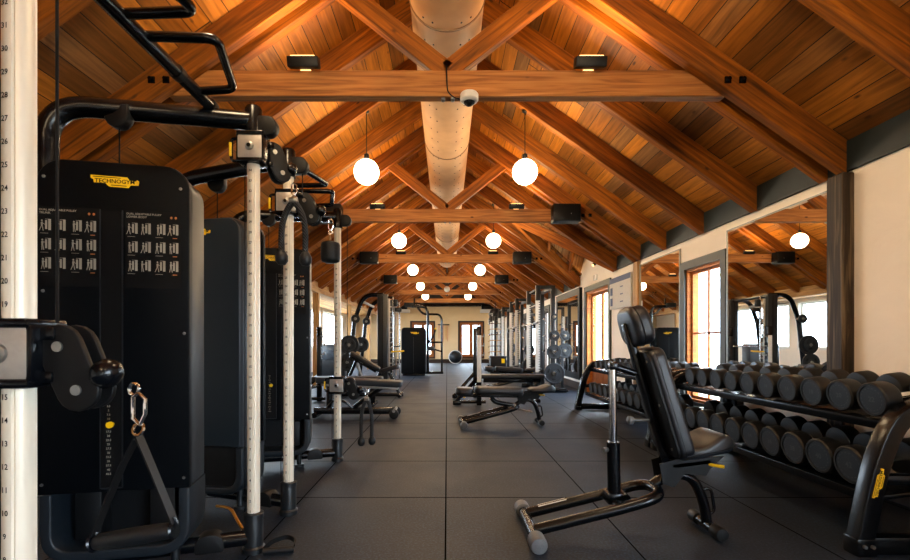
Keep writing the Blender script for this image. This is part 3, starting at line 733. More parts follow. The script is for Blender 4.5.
        MB().tube([(.66, 0, .26), (.42, 0, .30), tuple(q)], .03, 12, fl=.08).build('strut', BLACK, t)
        m = MB(); m.cyl((.60, .0, .24), (.86, -.22, .20), .012, seg=10); m.build('locking_knob', STEEL, t)
    return t
bench('black adjustable bench with backrest raised upright, in the right foreground', (.467, 2.65, 0), 0, 74, 'adjustable benches')
bench('black adjustable bench laid flat in the middle of the floor', (.20, 6.05, 0), math.radians(3), 1.5, 'adjustable benches', flat=True)
bench('black adjustable bench laid flat inside the first power rack', (.93, 10.6, 0), 0, 4, 'adjustable benches', flat=True)

def olympic_bench(lb, loc, rz, incline=0, near=None):
    t = thing('press_bench', lb, 'bench', loc, rz, 'barbell press benches')
    for y in (-.55, .55):                              # uprights with racking hooks
        MB().box((.38, y, .68), (.08, .09, 1.36), .008).build('upright', BLACK, t)
        m = MB(); m.box((.38, y-.043, .80), (.07, .006, .80), .002); m.build('perforated_strip', (near or WHITEG) if y < 0 else CHAR, t)
        for z in (.86, 1.02, 1.18): m = MB(); m.box((.44, y, z), (.06, .06, .02), .004); m.box((.47, y, z+.025), (.015, .06, .05), .004); m.build('bar_hook', STEEL, t)
        MB().tube([(-.02, y*.9, .05), (.36, y, .47)], .032, 12).build('brace', BLACK, t)
        MB().box((.0, y*.9, .035), (.14, .09, .07), .012).build('foot', BLACK, t)
        MB().tube([(.0, y*.9, .05), (.5, y*.9, .05)], .028, 10).build('floor_rail', BLACK, t)
    MB().tube([(.05, -.5, .05), (.05, .5, .05)], .028, 10).build('cross_rail', BLACK, t)
    MB().tube([(.38, -.55, .30), (.38, .55, .30)], .03, 10).build('cross_rail', BLACK, t)
    a = math.radians(incline); T = Matrix.Translation(V((.42, 0, .42))) @ Matrix.Rotation(a, 4, 'Y')
    m = MB(T); pad(m, 1.2, .28, .075, .05, .02); p = m.build('bench_pad', LEATHER, t, ang=60)
    m = MB(T); piping(m, 1.2, .282, .02, .05); m.build('piping', BLACKM, p)
    MB(T).box((.6, 0, -.04), (1.05, .08, .07), .01).build('pad_rail', BLACK, t)
    MB().box((1.45, 0, .2), (.08, .08, .4), .01).build('leg', BLACK, t); MB().box((1.45, 0, .03), (.1, .5, .06), .015).build('foot', BLACK, t)
    MB().box((.2, -.30, .18), (.22, .03, .06), .01, R=Matrix.Rotation(math.radians(-38), 3, 'Y')).build('spotter_grip', YELLOW, t, label='yellow grip tape')
    return t
olympic_bench('black barbell press bench with two uprights, behind the flat bench', (.17, 8.55, 0), 0)

# ------------------------------------------------------------------ power racks, plates, barbell
def weight_plate(r, lb, loc, axis, group, th=.04):
    t = thing('weight_plate', lb, 'weight plate', loc, group=group); ax = V(axis).normalized()
    T = ax.to_track_quat('Z', 'Y').to_matrix().to_4x4()
    prof = [(.027, 0), (.06, 0), (.065, .008), (r*.82, .008), (r*.86, 0), (r*.97, 0), (r, .006), (r, th-.006), (r*.97, th), (r*.86, th), (r*.82, th-.008), (.065, th-.008), (.06, th), (.027, th)]
    m = MB(T @ Matrix.Translation(V((0, 0, -th/2)))); m.lathe(prof, (0, 0, 0), (0, 0, 1), 32, cap=False); m.build('disc', PLATE, t, ang=30)
    m = MB(T)
    for k in range(3):
        a = 2*PI*k/3+.5; m.box((r*.56*math.cos(a), r*.56*math.sin(a), 0), (.04, r*.42, th*.8), .006, R=Matrix.Rotation(a, 3, 'Z'))
    m.build('grip_opening', BLACKM, t)
    m = MB(T); m.lathe([(.026, -th/2-.002), (.036, -th/2-.002), (.036, th/2+.002), (.026, th/2+.002)], (0, 0, 0), (0, 0, 1), 20, cap=False); m.build('hub_ring', STEEL, t)
    return t
def power_rack(lb, loc):
    t = thing('power_rack', lb, 'power rack', loc, group='power racks')     # local x 0 = room side, +x to the wall; y 0..1.15
    H = 2.30
    for y in (0, 1.12):
        MB().box((0, y, H/2), (.10, .08, H), .008).build('front_upright', CHAR, t)
        m = MB(); m.box((-.012, y-.043, 1.16), (.095, .006, 1.62), .002)
        m.mi = 1
        for k in range(30): m.box((.022, y-.0475, .40+.053*k), (.026, .003, .022))
        m.build('perforated_strip', [WHITEG, BLACKM], t, label='pale perforated strip with dark holes')
        MB().box((.32, y, H/2), (.09, .08, H), .008).build('rear_upright', CHAR, t)
        MB().box((.16, y, H-.04), (.24, .07, .08), .008).build('top_rail', CHAR, t)
        MB().box((.22, y, .05), (.78, .08, .10), .01).build('foot_beam', BLACK, t)
        for z in (.42, .88, 1.22, 1.62): MB().cyl((.32, y-.04, z), (.32, y-.24, z), .022, seg=14).build('plate_peg', CHROME, t)
        MB().box((-.07, y, 1.42), (.08, .07, .10), .01).build('bar_hook', BLACK, t)
    MB().box((.32, .56, H-.04), (.07, 1.04, .08), .008).build('rear_crossbeam', CHAR, t)
    MB().tube([(.02, .0, H-.05), (.02, 1.12, H-.05)], .018, 12).build('pull_up_bar', STEEL, t)
    MB().box((.32, .56, .05), (.08, 1.04, .08), .008).build('rear_base_beam', BLACK, t)
    MB().box((-.02, 0, .30), (.15, .15, .28), .02).build('base_housing', CHAR, t)
    return t
PR = [(1.95, 10.0), (1.95, 13.0), (1.95, 16.2), (1.95, 19.4)]
for i, (x, y) in enumerate(PR): power_rack(['charcoal power rack with pale perforated uprights, nearest of the row', 'charcoal power rack, second of the row', 'charcoal power rack, third of the row', 'charcoal power rack, farthest of the row'][i], (x, y, 0))
sz = [(.42, .222, 'big weight plate low on the nearest power rack'), (.88, .155, 'medium weight plate at mid height on the nearest power rack'), (1.22, .115, 'small weight plate high on the nearest power rack'), (1.62, .075, 'smallest weight plate at the top of the nearest power rack')]
for z, r, lb in sz: weight_plate(r, lb, (2.27, 9.88, z), (0, 1, 0), 'plates on the power racks')
for z, r, lb in ((.90, .16, 'medium weight plate on the rack by the black framed mirror'), (1.22, .11, 'small weight plate on the rack by the black framed mirror')): weight_plate(r, lb, (2.54, 10.05, z), (0, 1, 0), 'plates on the side peg')
t = thing('plate_stand', 'slim black plate stand against the black framed mirror', 'plate stand', (2.54, 10.27, 0))
MB().box((0, 0, .7), (.06, .06, 1.4), .006).build('post', CHAR, t); MB().box((0, 0, .02), (.2, .28, .04), .01).build('base', BLACK, t)
for z in (.90, 1.22): MB().cyl((0, -.03, z), (0, -.27, z), .02, seg=12).build('plate_peg', CHROME, t)
for i, (x, y) in enumerate(PR[1:3]):
    for z, r in ((.42, .21), (.88, .15)): weight_plate(r, '%s weight plate on the %s power rack of the row' % ('big' if z < .5 else 'medium', ['second', 'third'][i]), (x+.32, y-.12, z), (0, 1, 0), 'plates on the power racks')
def barbell(lb, c, axis, L=2.1, plates=False):
    t = thing('barbell', lb, 'barbell', c, group='barbells'); a = V(axis).normalized()
    MB().cyl(-a*L/2, a*L/2, .0145, seg=12).build('shaft', CHROME, t)
    for s in (-1, 1): MB().cyl(a*s*(L/2-.36), a*s*L/2, .025, seg=14).build('sleeve', STEEL, t)
    return t
barbell('chrome barbell resting on the hooks of the nearest power rack', (1.865, 10.56, 1.485), (0, 1, 0), 1.9)
barbell('chrome barbell resting on the hooks of the second power rack', (1.865, 13.56, 1.485), (0, 1, 0), 1.9)

# attachment rack with hung bars and a wrapped bag, far right
t = thing('attachment_rack', 'tall slim rack of chrome handle bars beyond the power racks', 'rack', (1.72, 16.6, 0))
MB().box((0, 0, 1.0), (.08, .08, 2.0), .008).build('post', CHAR, t); MB().box((0, 0, .03), (.5, .5, .06), .012).build('base', BLACK, t)
for k in range(7):
    z = .55+.2*k; m = MB(); m.tube([(-.26, -.05, z-.05), (-.18, -.08, z), (.18, -.08, z), (.26, -.05, z-.05)], .013, 8, fl=.05)
    m.cyl((-.03, 0, z), (-.03, -.08, z), .01, seg=8); m.build('handle_bar', BRASS if k % 2 else CHROME, t)
for k in range(7): MB().sphere((.27, -.05, .50+.2*k), .03, 12).build('bar_end', BRASS, t)
t = thing('heavy_bag', 'bulky black wrapped bag hung high by the far right corner', 'bag', (2.25, 21.7, 2.05))
m = MB(); m.lathe([(.05, .62), (.22, .55), (.30, .35), (.28, .2), (.33, .05), (.30, -.15), (.15, -.28), (.03, -.3)], (0, 0, 0), (0, 0, 1), 22); m.build('bag_body', LEATHER, t, ang=70)
MB().tube([(0, 0, .6), (0, 0, 1.02)], .012, 8).build('hanging_strap', BLACKM, t)
m = MB()
for z in (.0, .3): m.lathe([(.315, z), (.33, z+.02), (.33, z+.05), (.31, z+.07)], (0, 0, 0), (0, 0, 1), 22, cap=False)
m.build('binding_strap', STEEL, t)
t = thing('storage_box', 'low black storage box with yellow tab beside the far racks', 'box', (1.62, 14.9, 0))
MB().bb((-.25, -.2, .0), (.25, .2, .62), .02).build('body', BLACKM, t); MB().bb((.10, -.21, .42), (.2, -.2, .56)).build('tab', YELLOW, t, label='yellow tab'); MB().bb((-.27, -.22, .60), (.27, .22, .64), .01).build('lid', CHAR, t)

# ------------------------------------------------------------------ dual cable machines, left
def mast_section():
    o = []
    for k in range(48):
        a = 2*PI*k/48; dg = math.degrees(a) % 90; r = .0315
        if 20 < dg < 28: r = .0275
        o.append((r*math.cos(a), r*math.sin(a)))
    return o
def cable_machine(lb, yc, car):
    """car: {side: (height, yaw)}; local origin on the mast line"""
    t = thing('cable_machine', lb, 'cable machine', (-1.0, yc, 0), group='dual cable machines')
    for s in (-1, 1):
        A, B = ((-.75, .235), (-.165, .355)) if s > 0 else ((-.80, -.345), (-.22, -.465)); w = V((B[0]-A[0], B[1]-A[1])).length; TH = .26
        Fi = face_frame(A, B) if s > 0 else face_frame(B, A)                         # inner face
        n = Fi.to_3x3() @ V((0, 0, 1)); Ao = (A[0]-n.x*TH, A[1]-n.y*TH); Bo = (B[0]-n.x*TH, B[1]-n.y*TH)
        Fo = face_frame(Bo, Ao) if s > 0 else face_frame(Ao, Bo)
        m = MB(); m.slab(rrect(0, .425, w, 1.87, .0, 7, (.10, .10, 0, 0)), Fi, .03, .008, False); m.build('front_cover', SHROUD, t)
        m = MB(); m.slab(rrect(.004, .425, w-.004, 1.866, .0, 7, (.10, .10, 0, 0)), Fi @ Matrix.Translation(V((0, 0, -.032))), TH-.034, .03); m.build('shroud', SIDE, t)
        m = MB(); m.slab(rrect(.012, .43, w-.012, 1.855, .0, 7, (.09, .09, 0, 0)), Fo @ Matrix.Translation(V((0, 0, .004))), .02, .006, False); m.build('rear_cover', REAR, t)
        # lower skirt: a U-shaped frame with a rounded opening, feet inside
        m = MB(Fi); pth = fillet([(.025, .42, -TH/2), (.025, .145, -TH/2), (w-.025, .145, -TH/2), (w-.025, .42, -TH/2)], .11, 8)
        m.sweep(pth, rrect(-.024, -TH/2+.01, .024, TH/2-.01, .01, 3), up=(0, 0, 1)); m.build('lower_skirt', SIDE, t)
        m = MB(Fi); m.bb((.06, .17, -TH+.03), (w-.06, .42, -TH+.05)); m.bb((.09, .18, -.2), (.20, .40, -.1), .01); m.bb((w-.2, .18, -.2), (w-.09, .40, -.1), .01); m.build('counterweight_housing', BLACKM, t)
        for lx in (.10, w-.10): m = MB(Fi); m.cyl((lx, 0.0, -TH/2), (lx, .13, -TH/2), .02, seg=12); m.cyl((lx, 0.0, -TH/2), (lx, .02, -TH/2), .04, seg=16); m.build('foot', CHAR, t)
        # weight window with the stack labels and the pin
        sx0, sx1 = .245, .325
        m = MB(); m.slab(rrect(sx0, .445, sx1, 1.655, .006, 3), Fi @ Matrix.Translation(V((0, 0, .0016))), .0016); wn = m.build('stack_window', INK, t)
        m = MB(); Fp = Fi @ Matrix.Translation(V((0, 0, .003))); m.slab(rrect(sx0-.006, .44, sx0-.001, 1.66, .001, 1), Fp, .003); m.slab(rrect(sx1+.001, .44, sx1+.006, 1.66, .001, 1), Fp, .003); m.slab(rrect(sx0, .438, sx1, .444, .001, 1), Fp, .003)
        m.build('window_edge', CHAR, wn)
        m = MB()
        for k in range(17): m.text(['2.5', '5', '7.5', '10', '12.5', '15', '17.5', '20', '22.5', '25', '27.5', '30', '32.5', '35', '37.5', '40', '42.5'][k], .012, Fi @ Matrix.Translation(V((sx0+.03, .80-.0185*k, 0))), z=.0024)
        m.build('stack_numbers', PRINT, wn)
        m = MB(Fi); m.cyl((sx0+.045, .722, .0), (sx0+.045, .722, .02), .008, seg=10); m.cyl((sx0+.045, .722, .02), (sx0+.045, .722, .03), .014, seg=16); m.build('selector_pin', YELLOW, wn, label='yellow selector pin')
        m = MB()
        for px, pz in ((.028, 1.79), (w-.035, 1.77), (w-.02, 1.12), (w-.022, .47), (.02, .47), (.025, 1.3)): m.lathe([(.007, 0), (.006, .004), (.001, .005)], Fi @ V((px, pz, 0)), n, 10)
        m.build('screw', STEEL, t)
        logo(t, Fi @ Matrix.Translation(V((.30, 1.785, 0))), .19)
        logo(t, Fo @ Matrix.Translation(V((.30, 1.775, .004))), .16)
        # exercise charts
        for side, (cx0, cx1, cz0, cz1) in enumerate(((.012, .235, 1.33, 1.655), (.345, .56, 1.33, 1.655))):
            m = MB(); m.mi = 0; m.flat([(cx0-.004, cz0-.01), (cx1+.006, cz0-.01), (cx1+.006, cz1+.008), (cx0-.004, cz1+.008)], Fi, .0012); ch = m.build('exercise_chart', INK, t)
            m = MB(); m.text('DUAL ADJUSTABLE PULLEY', .0115, Fi @ Matrix.Translation(V((cx0, cz1-.008, 0))), 'LEFT', .0022)
            m.text(['TRUNK', 'LOWER BODY'][side], .0125, Fi @ Matrix.Translation(V((cx0, cz1-.021, 0))), 'LEFT', .0022)
            for r_ in range(3):
                for c_ in range(4):
                    ox = cx0 + .004 + (cx1-cx0)*(c_*.245 + (.03 if c_ > 1 else 0)); oz = cz1 - .065 - .082*r_ - .03
                    fl = [(c_ % 2), 0][side]
                    q = lambda a, b, c, d: m.flat([(ox+a, oz+b), (ox+c, oz+b), (ox+c, oz+d), (ox+a, oz+d)], Fi, .0022)
                    q(.030, 0, .040, .046); q(.018, .004, .026, .042)                    # machine towers
                    q(.018, .046, .040, .0475)
                    bx = .006 + .002*((r_+c_) % 3); m.flat([(ox+bx+.0035*math.cos(k), oz+.040+.0045*math.sin(k)) for k in [j*PI/4 for j in range(8)]], Fi, .0023)
                    m.flat([(ox+bx-.004, oz+.033), (ox+bx+.004, oz+.035), (ox+bx+.003, oz+.017), (ox+bx-.003, oz+.017)], Fi, .0023)
                    lean = .004*((c_+2*r_) % 3 - 1)
                    m.flat([(ox+bx-.003, oz+.018), (ox+bx, oz+.018), (ox+bx-.004+lean, oz-.003), (ox+bx-.007+lean, oz-.003)], Fi, .0023)
                    m.flat([(ox+bx, oz+.018), (ox+bx+.003, oz+.018), (ox+bx+.007, oz-.003), (ox+bx+.004, oz-.003)], Fi, .0023)
                    m.flat([(ox+bx+.003, oz+.031), (ox+bx+.012, oz+.028+lean), (ox+bx+.012, oz+.026+lean), (ox+bx+.003, oz+.028)], Fi, .0023)
                    if c_ % 2 == 0: q(.0, -.014, .030, -.0125)
            m.build('chart_print', PRINT, ch)
            m = MB()
            for r_ in range(3):
                ox = cx0+(cx1-cx0)*.9; oz = cz1-.065-.082*r_-.046; m.flat([(ox-.008, oz), (ox+.01, oz), (ox+.01, oz+.003), (ox-.008, oz+.003)], Fi, .0022)
            for k in range(2): m.flat([(cx1-.035+.018*k+.005*math.cos(j*PI/4), cz1-.018+.006*math.sin(j*PI/4)) for j in range(8)], Fi, .0022)
            m.build('chart_accents', PRINTO, ch)
        # frame: curved tower tube, base tube
        y0, ym = s*.40, s*.66
        MB().tube([(-.82, s*.37 if s > 0 else -.47, 1.6), (-.82, s*.37 if s > 0 else -.47, 2.165), (-.02, ym, 2.225)], .047, 18, fl=.17, fs=9).build('top_beam', BLACK, t)
        MB().tube([(-.60, s*.44, .075), (0, ym, .075)], .038, 16).build('base_beam', BLACK, t)
        m = MB(); m.slab(rrect(-.08, .035, .05, .125, .0, 6, (.055, .055, .012, .012)), face_frame((-.16, ym-s*.06-.045), (.84, ym+.3*s-.045)), .09, .004); m.build('base_pulley_cover', BLACKM, t)
        # pulley cheeks
        def dee(cx, cy, cz, r, down, nm='pulley_cheek'):
            m = MB(); pl = [(-r, r*.9)] + [(r*math.cos(math.radians(a)), r*math.sin(math.radians(a))) for a in range(180, 361, 15)] + [(r, r*.9)]
            pl = [(p[0], p[1]*(1 if down else 1)) for p in pl]
            T = face_frame((cx-.5, cy-s*.0-.028), (cx+.5, cy-.028)) @ Matrix.Translation(V((.5, cz, 0))) @ (Matrix() if down else Matrix.Rotation(PI/2, 4, 'Z'))
            m.slab(pl, T, .056, .008); m.build(nm, BLACKM, t)
        dee(-.55, s*.455, 2.145, .056, True); dee(.075, ym, 2.19, .052, False)
        MB().cyl((-.55, s*.455, 1.84), (-.55, s*.455, 2.13), .0035, seg=8).build('cable', INK, t)
        # mast
        mm = MB(Matrix.Translation(V((0, ym, 0)))); sec = mast_section(); mm.rings([[(a, b, z) for a, b in sec] for z in (.18, 2.14)]); ms = mm.build('mast', SILVER, t, ang=50, label='silver aluminium mast with height numbers')
        m = MB(); dirn = math.radians(-98); c, sn = math.cos(dirn), math.sin(dirn)
        Fm = Matrix.Translation(V((.0315*c, ym+.0315*sn, 0))) @ face_frame((0, 0), (-sn, c))
        for k in range(34): m.text(str(k+1), .018, Fm @ Matrix.Translation(V((0, 1.958-.0528*(33-k), 0))), z=.0012)
        m.build('height_numbers', INK, ms)
        m = MB(); m.lathe([(.047, 0), (.047, .15), (.042, .17)], (0, ym, .03), (0, 0, 1), 28); m.lathe([(.056, 0), (.056, .025), (.048, .034)], (0, ym, 0), (0, 0, 1), 28); m.lathe([(.050, .175), (.050, .20), (.037, .205)], (0, ym, 0), (0, 0, 1), 28); m.build('mast_foot', CHAR, t)
        MB().lathe([(.043, 0), (.043, .16), (.036, .175)], (0, ym, 2.12), (0, 0, 1), 28).build('mast_cap', BLACK, t)
        # carriage
        zc, yaw = car[s]; C = Matrix.Translation(V((0, ym, zc)))
        m = MB(C); m.box((0, 0, 0), (.13, .105, .125), .012); cg = m.build('carriage', PLATEG, t)
        m = MB(C); m.box((0, 0, .068), (.135, .115, .022), .007); m.box((0, 0, -.068), (.135, .115, .022), .007); m.box((.064, 0, 0), (.012, .10, .13), .004); m.box((-.064, 0, 0), (.012, .10, .13), .004)
        m.tube([(-.06, 0, .06), (-.115, 0, .055), (-.115, 0, -.055), (-.06, 0, -.06)], .008, 8, fl=.015); m.build('carriage_frame', BLACK, cg)
        MB(C).box((-.116, -.004, 0), (.012, .022, .07), .003).build('grip_tape', YELLOW, cg, label='yellow grip insert')
        m = MB(C); m.lathe([(.022, 0), (.020, .006), (.012, .010)], (-.0, -.0525, 0), (0, -1, 0), 20); m.mi = 1; m.lathe([(.011, .0), (.010, .014)], (0, -.0525, 0), (0, -1, 0), 12)
        Fc = C @ Matrix.Translation(V((0, -.0535, 0))) @ face_frame((0, 0), (1, 0))
        for sg in (-1, 1): m.flat([(sg*.040, .006), (sg*.040, -.006), (sg*.031, 0)], Fc, .0005)
        m.build('release_button', [STEEL, INK], cg)
        C = C @ Matrix.Rotation(math.radians(yaw), 4, 'Z'); m = MB()
        def stad(p, q, r1, r2):
            p, q = V(p), V(q); d = (q-p).normalized(); a0 = math.atan2(d.y, d.x); o = []
            for k in range(9): a = a0 + PI/2 + PI*k/8; o.append((p.x+r1*math.cos(a), p.y+r1*math.sin(a)))
            for k in range(9): a = a0 - PI/2 + PI*k/8; o.append((q.x+r2*math.cos(a), q.y+r2*math.sin(a)))
            return o
        st = stad((.105, .015), (.148, -.085), .052, .05)
        m.slab(st, C @ face_frame((0, .030), (1, .030)), .014, .004); m.build('arm_plate', BLACKM, t)
        m = MB(); m.slab(st, C @ face_frame((0, -.018), (1, -.018)), .014, .004); ar = m.build('arm_plate', BLACKM, t)
        m = MB(C); m.lathe([(.038, -.012), (.030, 0), (.038, .012)], (.135, .0, -.055), (0, 1, 0), 20); m.box((.075, 0, .045), (.05, .05, .03), .005); m.box((.075, 0, -.055), (.04, .05, .025), .005)
        m.build('pulley_wheel', BLACK, ar); m = MB(C); m.lathe([(.020, 0), (.031, .010), (.036, .026), (.034, .040), (.024, .052), (.010, .058), (.002, .059)], (.180, 0, -.035), (.75, 0, -.4), 24); m.build('cable_stop_ball', BLACK, ar)
        m = MB(C)
        for bx, bz in ((.105, .015), (.148, -.085)): m.cyl((bx, -.016, bz), (bx, -.023, bz), .012, seg=14)
        m.build('arm_bolt', STEEL, ar)
        MB().cyl((.088, ym, zc+.07), (.088, ym, 2.18), .0035, seg=8).build('cable', INK, t)
        MB().cyl((-.058, ym+.03, .12), (-.058, ym+.03, zc-.07), .003, seg=8).build('cable', INK, t)
        # pull-up grips on the crossbar
        MB().tube([(-.185, s*.06, 2.27), (.10, s*.075, 2.27), (.0, s*.44, 2.27), (-.185, s*.46, 2.27)], .019, 12, fl=.05).build('pull_up_grip', BLACK, t)
    MB().tube([(-.185, -.62, 2.265), (-.185, .62, 2.265)], .029, 16).build('crossbar', BLACK, t)
    for y in (-.59, -.3, .3, .59): MB().lathe([(.033, -.02), (.033, .02)], (-.185, y, 2.265), (0, 1, 0), 16).build('clamp_ring', BLACKM, t)
    return t
cable_machine('black dual cable machine nearest the camera, exercise charts on its cover', 1.75, {-1: (1.055, 0), 1: (2.075, 45)})
cable_machine('black dual cable machine standing second in the left row', 3.60, {-1: (1.955, 0), 1: (.69, 0)})

# cable attachments
def carabiner(m, x, y, z):
    m.tube([(x, y, z), (x-.012, y, z-.01), (x-.012, y, z-.06), (x+.004, y, z-.075), (x+.016, y, z-.05), (x+.016, y, z-.015)], .0045, 8, closed=True)
    m.tube([(x+.012*math.cos(a), y+.012*math.sin(a)*.4, z-.085+.014*math.sin(a)) for a in [k*PI/5 for k in range(10)]], .004, 6, closed=True)
t = thing('cable_attachment', 'black strap handle hanging from the nearest cable machine on a carabiner', 'cable attachment', (-.722, 1.09, .962))
m = MB(); carabiner(m, 0, 0, .0); m.tube([(-.01+.011*math.cos(a), .0, .008+.014*math.sin(a)) for a in [k*PI/5 for k in range(10)]], .004, 6, closed=True); m.build('carabiner', CHROME, t, label='chrome carabiner')
m = MB(); 
for e in (-.105, .085): m.sweep([(0, 0, -.10), (e*.35, 0, -.17), (e, 0, -.335 + (.0 if e < 0 else .03))], [(-.002, -.013), (.002, -.013), (.002, .013), (-.002, .013)], up=(0, 1, 0))
m.build('strap', BLACKM, t)
m = MB(); m.lathe([(.016, 0), (.019, .01), (.021, .09), (.019, .17), (.016, .18)], (-.10, 0, -.35), (1, 0, .16), 18); m.build('grip', RUBBER, t)
m = MB()
for e, z in ((-.105, -.35), (.083, -.32)): m.lathe([(.019, -.004), (.023, 0), (.019, .004)], (e, 0, z), (1, 0, .16), 16); m.tube([(e, 0, z+.03), (e+.006, 0, z+.015), (e, 0, z)], .004, 6)
m.build('grip_ring', BLACK, t)
def rope_attachment(lb, loc, L, sp, group):
    t = thing('triceps_rope', lb, 'rope attachment', loc, group=group)
    m = MB(); carabiner(m, 0, 0, .04); m.build('carabiner', CHROME, t)
    m = MB(); m.tube([(-sp, -.02, -L), (-sp*1.1, -.01, -L*.55), (-sp*.8, 0, -.13), (0, 0, -.055), (sp*.8, 0, -.13), (sp*1.05, .01, -L*.55), (sp*.95, .02, -L*.98)], .017, 10, fl=.07); m.build('rope', ROPE, t)
    for s in (-1, 1): MB().lathe([(.014, .05), (.02, .045), (.034, .02), (.034, -.01), (.02, -.03), (.0, -.035)], (s*sp, s*.02, -L), (0, 0, 1), 16).build('rope_end', RUBBER, t)
    MB().lathe([(.02, -.02), (.022, 0), (.02, .02)], (0, 0, -.06), (1, 0, 0), 14).build('rope_collar', STEEL, t)
    return t
rope_attachment('thick black rope attachment with knobbed ends hung in front of the second mast', (-.855, 2.60, 1.93), .39, .06, 'rope attachments')
rope_attachment('thin black rope attachment hanging low from the third mast', (-.735, 4.26, .62), .45, .045, 'rope attachments')
t = thing('ankle_strap', 'black padded cuff hanging from the second mast arm', 'cable attachment', (-.735, 2.94, 1.86))
m = MB(); carabiner(m, 0, 0, 0); m.tube([(0, 0, -.09), (0, 0, -.14)], .008, 8); m.build('carabiner', CHROME, t)
m = MB(); m.lathe([(.03, -.145), (.056, -.155), (.060, -.17), (.060, -.25), (.055, -.27), (.03, -.28)], (0, 0, 0), (0, 0, 1), 24); m.build('padded_cuff', BLACKM, t, ang=60)
t = thing('cable_attachment', 'black strap handle lying on the floor beside the second mast', 'cable attachment', (-.86, 2.38, 0), math.radians(10))
MB().cyl((-.075, 0, .018), (.075, 0, .018), .016, seg=16).build('grip', RUBBER, t)
m = MB(); sec = [(-.0025, -.012), (.0025, -.012), (.0025, .012), (-.0025, .012)]
m.sweep(fillet([(-.07, .0, .03), (-.04, .04, .05), (.03, .08, .055), (.075, .05, .045), (.075, 0, .03)], .03), sec, up=(0, 0, 1)); m.build('strap', BLACKM, t)
t = thing('pulley_hose', 'tan braided low-pulley cable with chrome end at the mast foot', 'cable', (-1.18, 2.42, 0), 0)
MB().tube([(-.10, .17, .17), (.0, .12, .18), (.08, .03, .14), (.12, .0, .11)], .008, 10, fl=.05).build('sleeve', BRASS, t); MB().sphere((.13, -.01, .10), .018, 14).build('end_ball', CHROME, t)
MB().tube([(.13, -.01, .09), (.13, -.01, .02)], .008, 8).build('end_stem', CHROME, t)

# ------------------------------------------------------------------ smith machine in the left middle distance
t = thing('smith_machine', 'tall black plate-loaded smith machine with slanted rear tubes, left middle distance', 'smith machine', (-1.5, 11.0, 0))
for y, w in ((-.1, .24), (1.35, .22)):
    m = MB(); m.box((0, y, 1.1), (w, .16, 2.2), .012); m.build('column', CHAR, t)
    m = MB(); m.box((.0, y-.083, 1.15), (.02, .006, 2.0)); m.build('column_groove', BLACKM, t)
    MB().tube([(.02, y, 2.19), (-.45, y, 2.19), (-.66, y, 1.6), (-.80, y, .35), (-.82, y, .05)], .05, 14, fl=[.25, .1, .1], fs=8).build('slanted_tube', BLACK, t)
    MB().box((-.35, y, .05), (1.15, .1, .1), .02).build('floor_beam', BLACK, t)
    m = MB(); m.cyl((.24, y, .1), (.24, y, 2.15), .018, seg=12); m.build('guide_rod', CHROME, t)
    m = MB()
    for k in range(14): m.box((.18, y, .35+.12*k), (.05, .03, .02), .003)
    m.box((.15, y, 1.15), (.03, .05, 1.9), .004); m.build('catch_strip', PLATEG, t)
    for px, z in ((-.60, 1.62), (-.735, 1.02), (-.79, .62)): MB().cyl((px, y-.03, z), (px, y-.26, z), .024, seg=12).build('plate_peg', STEEL, t)
MB().tube([(0.0, -.1, 2.17), (0, 1.35, 2.17)], .04, 12).build('top_crossbar', BLACK, t); MB().tube([(.24, -.1, 2.13), (.02, -.1, 2.13)], .025, 10).build('top_stay', BLACK, t)
MB().tube([(-.45, -.1, 2.02), (-.45, 1.35, 2.02)], .03, 10).build('rear_crossbar', PLATEG, t)
MB().box((-.8, .62, .05), (.08, 1.45, .08), .01).build('rear_floor_beam', BLACK, t)
MB().tube([(.24, -.35, .98), (.24, 1.60, .98)], .016, 12).build('bar', CHROME, t)
MB().tube([(.20, -.17, .86), (.42, -.17, .87), (.50, -.17, .88)], .018, 10).build('safety_hook', YELLOW, t, label='yellow safety hook')
m = MB(); m.box((.3, -.1, 2.0), (.10, .10, .16), .02); m.box((.36, -.12, 1.84), (.16, .08, .1), .02); m.build('pulley_block', BLACKM, t)
for x, y, z, r, lb in ((-2.10, 10.70, 1.62, .10, 'small weight plate high on the slanted tube of the smith machine'), (-2.235, 10.70, 1.02, .222, 'big weight plate at mid height on the smith machine'), (-2.29, 10.70, .62, .20, 'big weight plate low on the smith machine'),
                      (-2.10, 12.15, 1.62, .10, 'small weight plate on the far side of the smith machine'), (-2.235, 12.15, 1.02, .20, 'big weight plate on the far side of the smith machine')):
    weight_plate(r, lb, (x, y, z), (0, 1, 0), 'plates on the smith machine')
weight_plate(.15, 'weight plate stacked in front of the big mid-height plate on the smith machine', (-2.235, 10.645, 1.02), (0, 1, 0), 'plates on the smith machine')

